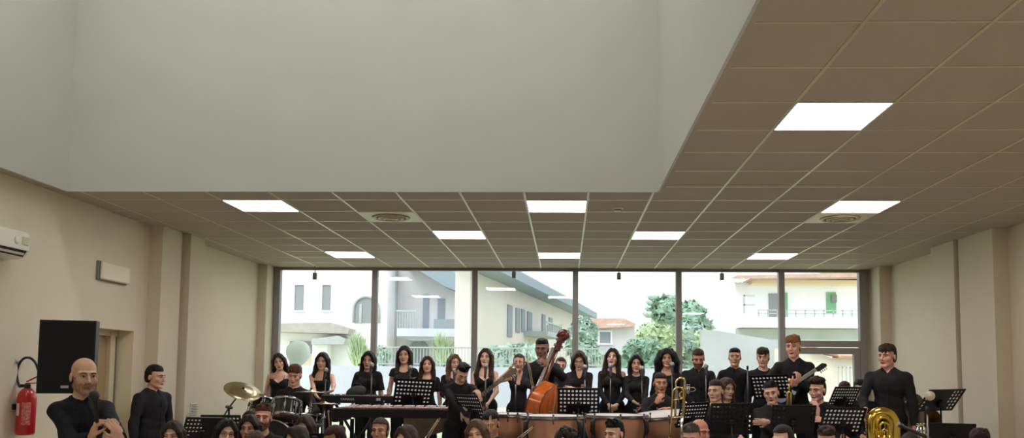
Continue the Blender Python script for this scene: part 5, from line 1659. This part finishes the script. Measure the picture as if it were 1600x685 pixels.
# ---- timpani
def timpano(px, py, Y, r, label, ax=(0, 0, 1), dep=None):
    c = at(px, py, Y)
    t = thing('timpani', label, 'timpani', (c[0], c[1], RZ), 0, 'row of copper timpani')
    h = c[2] - RZ; Rr = frame(ax); o = (0, 0, h)
    d = dep or r * 1.25
    prof = [(.06, -d)] + [(r * math.sin(a) ** .75, -d * .12 - d * .88 * math.cos(a)) for a in np.linspace(.18, PI / 2, 10)] + [(r * 1.0, -.03)]
    MB().lathe(prof, o, Rr, 48).build('bowl', M_COPPER, t)
    MB().lathe([(r - .01, -.03), (r + .014, -.03), (r + .016, -.02), (r + .008, -.018), (r + .008, .0), (r + .004, .006), (r - .012, .004)], o, Rr, 48).build('hoop', M_HOOP, t)
    MB().lathe([(.001, .002), (r - .012, .002), (r - .008, -.01)], o, Rr, 48).build('drum_head', M_SKINHEAD, t)
    for k in range(8):
        a = 2 * PI * k / 8 - PI / 2 + .06
        u = np.array([math.cos(a), math.sin(a), 0])
        P = [np.array(o) + Rr @ (u * (r + .028) + np.array([0, 0, z])) for z in (.01, -.075)]
        MB().tube(P, .008, 6).tube([P[0], P[0] + Rr @ np.array([0, 0, .02])], .012, 6).build('tuning_lug', M_GUN, t)
    for k in range(4):
        a = 2 * PI * k / 4 - PI / 2 + .06 + PI / 4
        u = np.array([math.cos(a), math.sin(a), 0])
        q = [np.array(o) + Rr @ (u * (r + s_) + np.array([0, 0, z])) for s_, z in ((.02, -.03), (.06, -.06), (.065, -.16), (.03, -.24))]
        hn_ = MB().tube(q, [.012, .026, .026, .012], 8).build('handle', M_BLACK, t)

        MB().tube([q[2], u * (r * .85) + np.array([0, 0, .12])], .016, 6).build('strut', M_BLACK, hn_)
    MB().lathe([(.001, .04), (r * .9, .06), (r * .92, .1), (r * .3, .16), (.06, h - d + .02)], (0, 0, 0), None, 20).build('base', M_BLACK, t)
    return t
timpano(794, 647, 9.7, .28, 'copper timpani partly hidden on the left, beside the bass guitarist')
timpano(862, 650, 9.2, .335, 'copper timpani second from the left, in front of the double bass')
timpano(963, 649, 9.6, .35, 'copper timpani third from the left, below the one shoulder dress')
timpano(1036, 647, 10.3, .368, 'copper timpani on the right with its pale head tilted to the viewer', ax=(-.10, -.07, 1))

# ---- double bass
def double_bass():
    top = at(892, 520, 10.4)
    ax = np.array([.335, .10, .94]); ax /= np.linalg.norm(ax)
    yd = np.array([.90, -.42, 0]); yd -= ax * np.dot(yd, ax); yd /= np.linalg.norm(yd)     # back of the instrument
    xd = np.cross(yd, ax)
    Rr = np.stack([xd, yd, ax], 1)
    LEN = 1.86
    org = top - ax * LEN
    org_k = org
    t = thing('double_bass', 'orange brown double bass leaning against the dark skinned young man', 'double bass', org_k)
    t.rotation_euler = Matrix(Rr.tolist()).to_euler()
    zs = np.array([.10, .13, .20, .30, .40, .50, .58, .66, .72, .80, .88, .96, 1.04, 1.11, 1.17, 1.20])
    wsx = np.array([.10, .20, .29, .33, .335, .30, .245, .21, .205, .225, .25, .245, .20, .13, .06, .04])
    N = len(zs)
    # ribs with arched plates
    V = []; Fc = []
    ring = []
    outline = [(-wsx[i], zs[i]) for i in range(N)] + [(wsx[i], zs[i]) for i in range(N - 1, -1, -1)]
    M_ = len(outline)
    rib = MB()
    rib.add([(x, -.10, z) for x, z in outline] + [(x, .10 - .05 * max(0, z - .8) / .4, z) for x, z in outline], [(i, (i + 1) % M_, M_ + (i + 1) % M_, M_ + i) for i in range(M_)], 0, True)
    rb_ = rib.build('ribs', M_WOOD, t)
    def plate(y0, arch, ys):
        mb = MB(); K = 9; Vv = []
        for i in range(N):
            for k in range(K):
                u = -1 + 2 * k / (K - 1)
                edge = (1 - u * u) * min(1, wsx[i] / .2)
                e2 = 1.03
                yb = y0 if ys < 0 else y0 - .05 * max(0, zs[i] - .8) / .4
                Vv.append((u * wsx[i] * e2, yb + ys * arch * edge, zs[i]))
        mb.add(Vv, [(i * K + k, i * K + k + 1, (i + 1) * K + k + 1, (i + 1) * K + k) for i in range(N - 1) for k in range(K - 1)], 0, True)
        return mb
    plate(-.10, .035, -1).build('top_plate', M_WOODD, t)
    plate(.10, .03, 1).build('back_plate', M_WOOD, t)
    ed = MB()
    ed.tube([(x * 1.03, -.10, z) for x, z in outline], .008, 6, closed=True); ed.tube([(x * 1.03, .10 - .05 * max(0, z - .8) / .4, z) for x, z in outline], .008, 6, closed=True)
    ed.build('edge_binding', M_WOODD, rb_)
    MB().tube([(0, -.09, 1.12), (0, -.105, 1.25), (0, -.095, 1.62)], [.05, .026, .021], 10).build('neck', M_WOODD, t)
    MB().prism([(-.042, .82), (.042, .82), (.022, 1.62), (-.022, 1.62)], 1, -.165, -.13).build('fingerboard', mat('sheen_ebony', rgb(140, 128, 116), .3), t)  # pale grey puts reflected light into the ebony colour
    sc = MB()
    sc.prism([(-.028, 1.60), (.028, 1.60), (.022, 1.78), (-.022, 1.78)], 1, -.13, -.07)
    sp_ = [(0, -.10 - .0, 1.76), (0, -.08, 1.82), (0, -.045, 1.85), (0, -.0, 1.84), (0, .015, 1.80), (0, -.01, 1.765), (0, -.045, 1.775), (0, -.045, 1.80)]
    sc.tube([(p[0], -.2 - p[1] if False else p[1] - .05, p[2]) for p in sp_], [.03, .036, .04, .04, .038, .034, .028, .022], 10)
    sc.ell((0, -.085, 1.80), (.06, .034, .034)); scr = sc.build('scroll', M_WOODD, t)
    for k, (s_, z) in enumerate(((1, 1.65), (-1, 1.67), (1, 1.72), (-1, 1.74))):
        MB().tube([(s_ * .02, -.1, z), (s_ * .075, -.1, z)], .007, 6).box((s_ * .09, -.1, z), (.008, .03, .035), None, 0, .003).build('tuning_peg', M_GUN, scr)
    MB().prism([(-.075, 0), (-.02, .10), (.02, .10), (.075, 0), (.03, 0), (.0, .03), (-.03, 0)], 1, -.01, .01).xform(Matrix.Translation((0, -.19 + .05, .56))).build('bridge', M_BOWW, t)
    MB().prism([(-.05, .15), (.05, .15), (.035, .42), (-.035, .42)], 1, -.175, -.155).build('tailpiece', M_EBONY, t)
    for k in range(4):
        x = (-1.5 + k)
        MB().tube([(x * .02, -.175, .42), (x * .022, -.245 + .05, .66), (x * .009, -.17, 1.62)], .0022, 5).build('string', M_STEEL, t)
    MB().tube([(0, 0, .0), (0, 0, .12)], .008, 8).build('endpin', M_STEEL, t)
    for s_ in (1, -1):
        MB().tube([(s_ * .10, -.137, .70), (s_ * .085, -.14, .66), (s_ * .10, -.137, .6), (s_ * .12, -.133, .53), (s_ * .105, -.136, .49)], .006, 6).build('sound_hole', M_EBONY, t)
    return t
double_bass()


def bow(p0, p1, label, wd=.012):
    t = thing('bow', label, 'bow', p0)
    d = np.array(p1) - np.array(p0); u = d / np.linalg.norm(d)
    s = np.cross(u, [0, 1, 0]); s /= np.linalg.norm(s)
    MB().tube([(0, 0, 0), d * .5 - s * .004, d], [.0055, .005, .004], 6).build('stick', M_BOWW, t)
    MB().tube([d * .06 + s * .018, d * .99 + s * .010], .003, 6).build('hair', mat('bow_hair', rgb(220, 212, 196), .6), t)
    MB().box(d * .06 + s * .009, (.016, .014, .03), frame(u)).build('frog', M_EBONY, t)
    MB().box(d * .99 + s * .006, (.008, .008, .018), frame(u)).build('bow_tip', M_EBONY, t)
    return t
bow(at(835, 612, 10.0), at(823, 553, 10.0), 'dark bow raised in the fist of the double bass player')
bow(at(655, 706, 7.2), at(687, 655, 7.2), 'pale violin bow slanting up before the resonator tubes')
bow(at(790, 704, 7.4), at(835, 667, 7.4), 'pale violin bow slanting up before the second timpani')
bow(at(767, 706, 7.5), at(767, 650, 7.5), 'greyish violin bow held upright before the man left of the timpani')


# ---- electric guitars
def electric(body_px, head_px, Yb, Yh, label, bodym, neckm, headm, sc=1.):
    b = at(*body_px, Yb); hd = at(*head_px, Yh)
    d = hd - b; L = np.linalg.norm(d); u = d / L
    n_ = np.array([0, -1, .15]); n_ -= u * np.dot(n_, u); n_ /= np.linalg.norm(n_)
    Rr = np.stack([u, np.cross(n_, u), n_], 1)          # X along the neck, Z to the audience
    t = thing('electric_guitar' if 'bass' not in label.split(' guitar')[0] else 'bass_guitar', label, 'guitar', b)
    t.rotation_euler = Matrix(Rr.tolist()).to_euler(); t.scale = (sc, sc, sc); L /= sc
    ol = [(-.22, .02), (-.23, .10), (-.17, .165), (-.09, .155), (-.02, .125), (.06, .14), (.13, .165), (.165, .145), (.11, .09), (.085, .04), (.085, -.03), (.11, -.085), (.14, -.125), (.10, -.15), (.03, -.13), (-.04, -.12), (-.11, -.155), (-.18, -.14), (-.225, -.07)]
    MB().prism(ol, 2, -.022, .022).build('body', bodym, t)
    MB().prism([(-.06, .05), (.02, .10), (.08, .09), (.06, -.08), (-.08, -.11), (-.15, -.06), (-.09, .0)], 2, .022, .025).build('pickguard', M_KEY, t)
    MB().box2((.03, -.03, .02), (L - .09, .03, .045), bev=.006).build('neck', neckm, t)
    nk = [c_ for c_ in t.children if c_.name.startswith('neck')][0]
    fr = MB()
    for k in range(18): fr.box((.10 + (L - .22) * (1 - 2 ** (-k / 9)) * 1.33, 0, .0462), (.003, .056, .002))
    fr.build('frets', M_STEEL, nk)
    MB().prism([(L - .1, -.03), (L - .06, -.055), (L + .10, -.05), (L + .11, -.01), (L + .06, .035), (L - .1, .03)], 2, .012, .034).build('headstock', headm, t)
    hs_ = [c_ for c_ in t.children if c_.name.startswith('headstock')][0]
    for k in range(4):
        MB().tube([(L - .04 + .035 * k, -.05, .023), (L - .04 + .035 * k, -.075, .023)], .006, 6).ell((L - .04 + .035 * k, -.083, .023), (.012, .012, .006), None, 8, 6).build('tuning_peg', M_STEEL, hs_)
    for k in range(2): MB().box((-.02 - .07 * k, 0, .03), (.03, .075, .016), None, 0, .004).build('pickup', M_BLACK, t)
    MB().box((-.14, 0, .03), (.04, .08, .014), None, 0, .003).build('bridge', M_STEEL, t)
    for k in range(4): MB().tube([(-.14, -.018 + .012 * k, .046), (L - .02, -.016 + .0105 * k, .05)], .001, 4).build('string', M_STEEL, t)
    return t
electric((739, 630), (797, 583), 9.05, 9.1, 'dark electric bass guitar with its neck rising to the right', M_BLACK, mat('dark_neck', rgb(70, 58, 48), .35), mat('worn_headstock', rgb(112, 92, 70), .4), .72)
electric((1226, 610), (1281, 574), 10.2, 10.25, 'white and blue electric guitar held by the tall blond young man', mat('blue_white_body', rgb(190, 200, 224), .2, coat=.5), mat('pale_neck', rgb(198, 190, 182), .35), M_DARK, .72)


# ---- brass
def trombone(pts, Y, label, r=.009, w=None):
    """slide tubes standing upright, bow at the top"""
    t = thing('trombone', label, 'trombone', at(*pts[0], Y)); o = np.array(t.location)
    a0, a1, b1, b0 = [at(*p, Y) - o for p in pts]       # left foot, left top, right top, right foot
    arc = [(a1 + b1) / 2 + (a1 - b1) / 2 * math.cos(q) + np.array([0, 0, 1]) * np.linalg.norm(a1 - b1) / 2 * math.sin(q) for q in np.linspace(0, PI, 12)]
    MB().tube([a0, a1 + (a0 - a1) * .02] + arc + [b1 + (b0 - b1) * .02, b0], r, 10).build('outer_slide', M_BRASS, t)
    return t, a0, a1, b1, b0
t, a0, a1, b1, b0 = trombone([(1046, 700), (1051, 616), (1068, 613), (1065, 700)], 9.1, 'gold trombone held upright in front of the right timpani')
MB().tube([(a0 * .12 + a1 * .88), (b0 * .12 + b1 * .88)], .006, 8).tube([a0 * .45 + a1 * .55, b0 * .45 + b1 * .55], .008, 8).build('slide_stay', M_BRASS, t)
o = np.array(t.location)
q = [at(1055, 655, 9.15), at(1056, 600, 9.15), at(1070, 597, 9.15), at(1069, 655, 9.15)]
arc = [(q[1] + q[2]) / 2 + (q[1] - q[2]) / 2 * math.cos(w_) + np.array([0, 0, 1]) * np.linalg.norm(q[1] - q[2]) / 2 * math.sin(w_) for w_ in np.linspace(0, PI, 12)]
MB().tube([q[0] - o, q[1] - o] + [z - o for z in arc] + [q[2] - o, q[3] - o], .011, 10).build('tuning_bow', M_BRASS, t)
MB().lathe([(.012, .0), (.014, .12), (.022, .24), (.05, .34), (.105, .39), (.107, .388)], at(1045, 684, 9.1) - o, frame((0.02, -.1, -1)), 24).build('bell', M_BRASS, t)
MB().tube([at(1066, 650, 9.1) - o, at(1064, 700, 9.1) - o], .016, 8).build('lower_slide', M_STEEL, t)
MB().tube([at(1045, 690, 9.1) - o, np.array([at(1045, 690, 9.1)[0], 9.1, RZ + .01]) - o], .012, 8).build('rest_peg', M_BLACK, t)
# trumpet in the lap of the seated man: valve cluster beside the slide
p = at(1074, 609, 10.1)
t = thing('trumpet', 'small silver and gold trumpet valves right of the trombone slides', 'trumpet', p)
t.scale = (.75, .75, .75)
for k in range(3):
    MB().tube([(-.03 + .03 * k, 0, -.06), (-.03 + .03 * k, 0, .05)], .013, 10).ell((-.03 + .03 * k, 0, .075), (.014, .014, .005), None, 10, 6).tube([(-.03 + .03 * k, 0, .05), (-.03 + .03 * k, 0, .075)], .004, 6).build('valve', M_STEEL, t)
MB().tube([(-.06, .0, -.03), (.10, .0, -.03), (.13, 0, .0), (.10, 0, .03), (-.09, 0, .03)], .007, 8).build('tubing', M_BRASS, t)
MB().lathe([(.008, 0), (.01, .1), (.02, .2), (.055, .27), (.057, .268)], (-.06, -.0, -.03), frame((-.2, -1, -.2)), 20).build('bell', M_BRASS, t)
MB().tube([(-.09, 0, .03), (-.16, .03, .03)], [.006, .008], 8).build('mouthpiece', M_STEEL, t)

t, a0, a1, b1, b0 = trombone([(1229.5, 690), (1230.5, 616), (1235.5, 616), (1234.5, 690)], 9.4, 'upright gold trombone slide between two seated men', .013)
MB().tube([at(1233, 600, 9.42) - np.array(t.location), at(1233, 592, 9.42) - np.array(t.location)], .012, 8).tube([at(1233, 620, 9.42) - np.array(t.location), at(1233.5, 593, 9.42) - np.array(t.location)], .010, 8).build('slide_tip', M_BRASS, t)
o = np.array(t.location)
MB().lathe([(.012, .0), (.014, .12), (.022, .24), (.05, .34), (.105, .39), (.107, .388)], at(1226, 690, 9.5) - o, frame((0, .1, -1)), 24).build('bell', M_BRASS, t)

# tuba standing on its bell, bows up
def tuba(cx, top, Y, wpx, label, m, scale=1.):
    c = at(cx, top, Y); r = wpx * Y / F / 2
    t = thing('tuba', label, 'tuba', (c[0], c[1], RZ)); zt = c[2] - RZ
    R1 = .075 * scale
    a = r - R1
    arc = [(a * math.cos(q), 0, zt - R1 - a + a * math.sin(q)) for q in np.linspace(0, PI, 20)]
    MB().tube([(a + .0, 0, .25)] + arc + [(-a * 1.0, 0, .3)], [R1 * .95] + list(np.linspace(R1, R1 * .72, 20)) + [R1 * .55], 20).build('main_bow', m, t)
    MB().lathe([(R1 * .95, .30), (R1 * 1.1, .18), (.14, .08), (.2, .02), (.205, .015)], (a * .9, .02, 0), None, 28).build('bell', m, t)
    for k, (rr, dz, tr, y) in enumerate(((a * .62, .12, .016, -.05), (a * .42, .17, .013, -.07), (a * .25, .24, .010, -.075), (a * .5, .30, .012, -.06))):
        arc = [(rr * math.cos(q), y, zt - dz - rr + rr * math.sin(q) * (1 if k != 3 else .6)) for q in np.linspace(0, PI, 12)]
        MB().tube([(rr, y, zt - dz - rr - .28)] + arc + [(-rr, y, zt - dz - rr - .28)], tr, 10).build('inner_tubing', m, t)
    for k in range(3):
        x = -.06 + .055 * k
        MB().tube([(x, -.08, zt - .52), (x, -.08, zt - .30)], .019, 12).tube([(x, -.08, zt - .30), (x, -.08, zt - .27)], .006, 6).ell((x, -.08, zt - .265), (.016, .016, .005), None, 10, 6).build('valve', M_STEEL if m is M_BRASSD else m, t)
    for z in (zt - .33, zt - .42):
        MB().tube([(-a, -.02, z), (-.02, -.075, z), (a * .8, -.02, z)], .008, 8).build('brace', m, t)
    MB().tube([(-.02, -.075, zt - .36), (-.10, -.11, zt - .30), (-.12, -.15, zt - .24)], [.007, .007, .012], 8).build('mouthpipe', m, t)
    return t
tuba(1377, 634, 8.95, 54, 'bright gold tuba standing upside down in front of the stocky man', mat('tuba_lacquer', rgb(236, 204, 92), .2, metal=1.))
# second tuba by the right wall, its shade put into the dull brass colour
c = at(1417, 640, 9.45)
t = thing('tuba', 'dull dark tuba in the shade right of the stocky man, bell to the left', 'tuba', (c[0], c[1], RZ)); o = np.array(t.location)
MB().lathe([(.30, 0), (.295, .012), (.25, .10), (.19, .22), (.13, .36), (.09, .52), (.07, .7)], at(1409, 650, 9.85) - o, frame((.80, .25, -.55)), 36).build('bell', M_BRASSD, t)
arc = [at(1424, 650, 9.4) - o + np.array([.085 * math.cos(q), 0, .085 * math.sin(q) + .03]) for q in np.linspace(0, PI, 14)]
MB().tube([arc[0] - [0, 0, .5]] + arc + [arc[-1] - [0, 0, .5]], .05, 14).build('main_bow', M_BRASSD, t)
for k in range(3): MB().tube([at(1434 + 5 * k, 690, 9.0) - o, at(1434 + 5 * k, 668, 9.0) - o], .016, 10).ell(at(1434 + 5 * k, 663, 9.0) - o, (.018, .018, .008), None, 10, 6).build('valve', M_STEEL, t)
MB().tube([at(1432, 667, 9.0) - o, at(1441, 664, 9.0) - o, at(1446, 672, 9.0) - o, at(1440, 684, 9.0) - o], .012, 8).tube([at(1436, 690, 9.0) - o, at(1450, 676, 9.0) - o], .012, 8).build('inner_tubing', M_BRASS, t)
# brass bell behind the close microphone
c = at(1450, 655, 9.6)
t = thing('euphonium', 'gold euphonium bell rim behind the close microphone stand', 'euphonium', (c[0], c[1], RZ)); zc_ = c[2] - RZ
MB().lathe([(.13, .0), (.128, .01), (.085, .06), (.055, .15), (.04, .3), (.035, .5)], (0, 0, zc_), frame((.45, .75, -.5)), 32).build('bell', mat('aged_brass', rgb(170, 140, 80), .35, metal=.9), t)
MB().tube([(.03, .1, zc_ - .2), (.08, .12, zc_ - .35), (0, .12, zc_ - .5), (-.08, .1, zc_ - .35), (-.05, .08, zc_ - .2)], .03, 12).build('main_bow', M_BRASSD, t)
MB().tube([(0, .12, zc_ - .5), (0, .12, .01)], .012, 8).build('rest_peg', M_BLACK, t)

# balloon by the glass, left
balloon_m = mat('balloon_skin', rgb(236, 250, 242), .35); balloon_m.node_tree.nodes['Principled BSDF'].inputs['Transmission Weight'].default_value = .75; balloon_m.node_tree.nodes['Principled BSDF'].inputs['Roughness'].default_value = .7; balloon_m.node_tree.nodes['Principled BSDF'].inputs['IOR'].default_value = 1.02
c = at(466, 553, 13.1)
t = thing('balloon', 'round white and mint balloon by the left window behind the drummer', 'balloon', c)
MB().lathe([(.001, -.215), (.02, -.205), (.08, -.165), (.145, -.10), (.18, -.02), (.185, .05), (.165, .115), (.115, .17), (.05, .198), (.001, .205)], n=28).build('skin', balloon_m, t)
MB().lathe([(.004, -.215), (.018, -.235), (.001, -.236)], n=10).build('knot', M_WHITE, t)
MB().tube([(0, 0, -.22), (.02, .0, -.6), (0, 0, -(c[2] - RZ) + .02)], .004, 5).lathe([(.001, -(c[2] - RZ)), (.05, -(c[2] - RZ)), (.05, -(c[2] - RZ) + .03), (.001, -(c[2] - RZ) + .03)], n=14).build('string', M_WHITE, t)
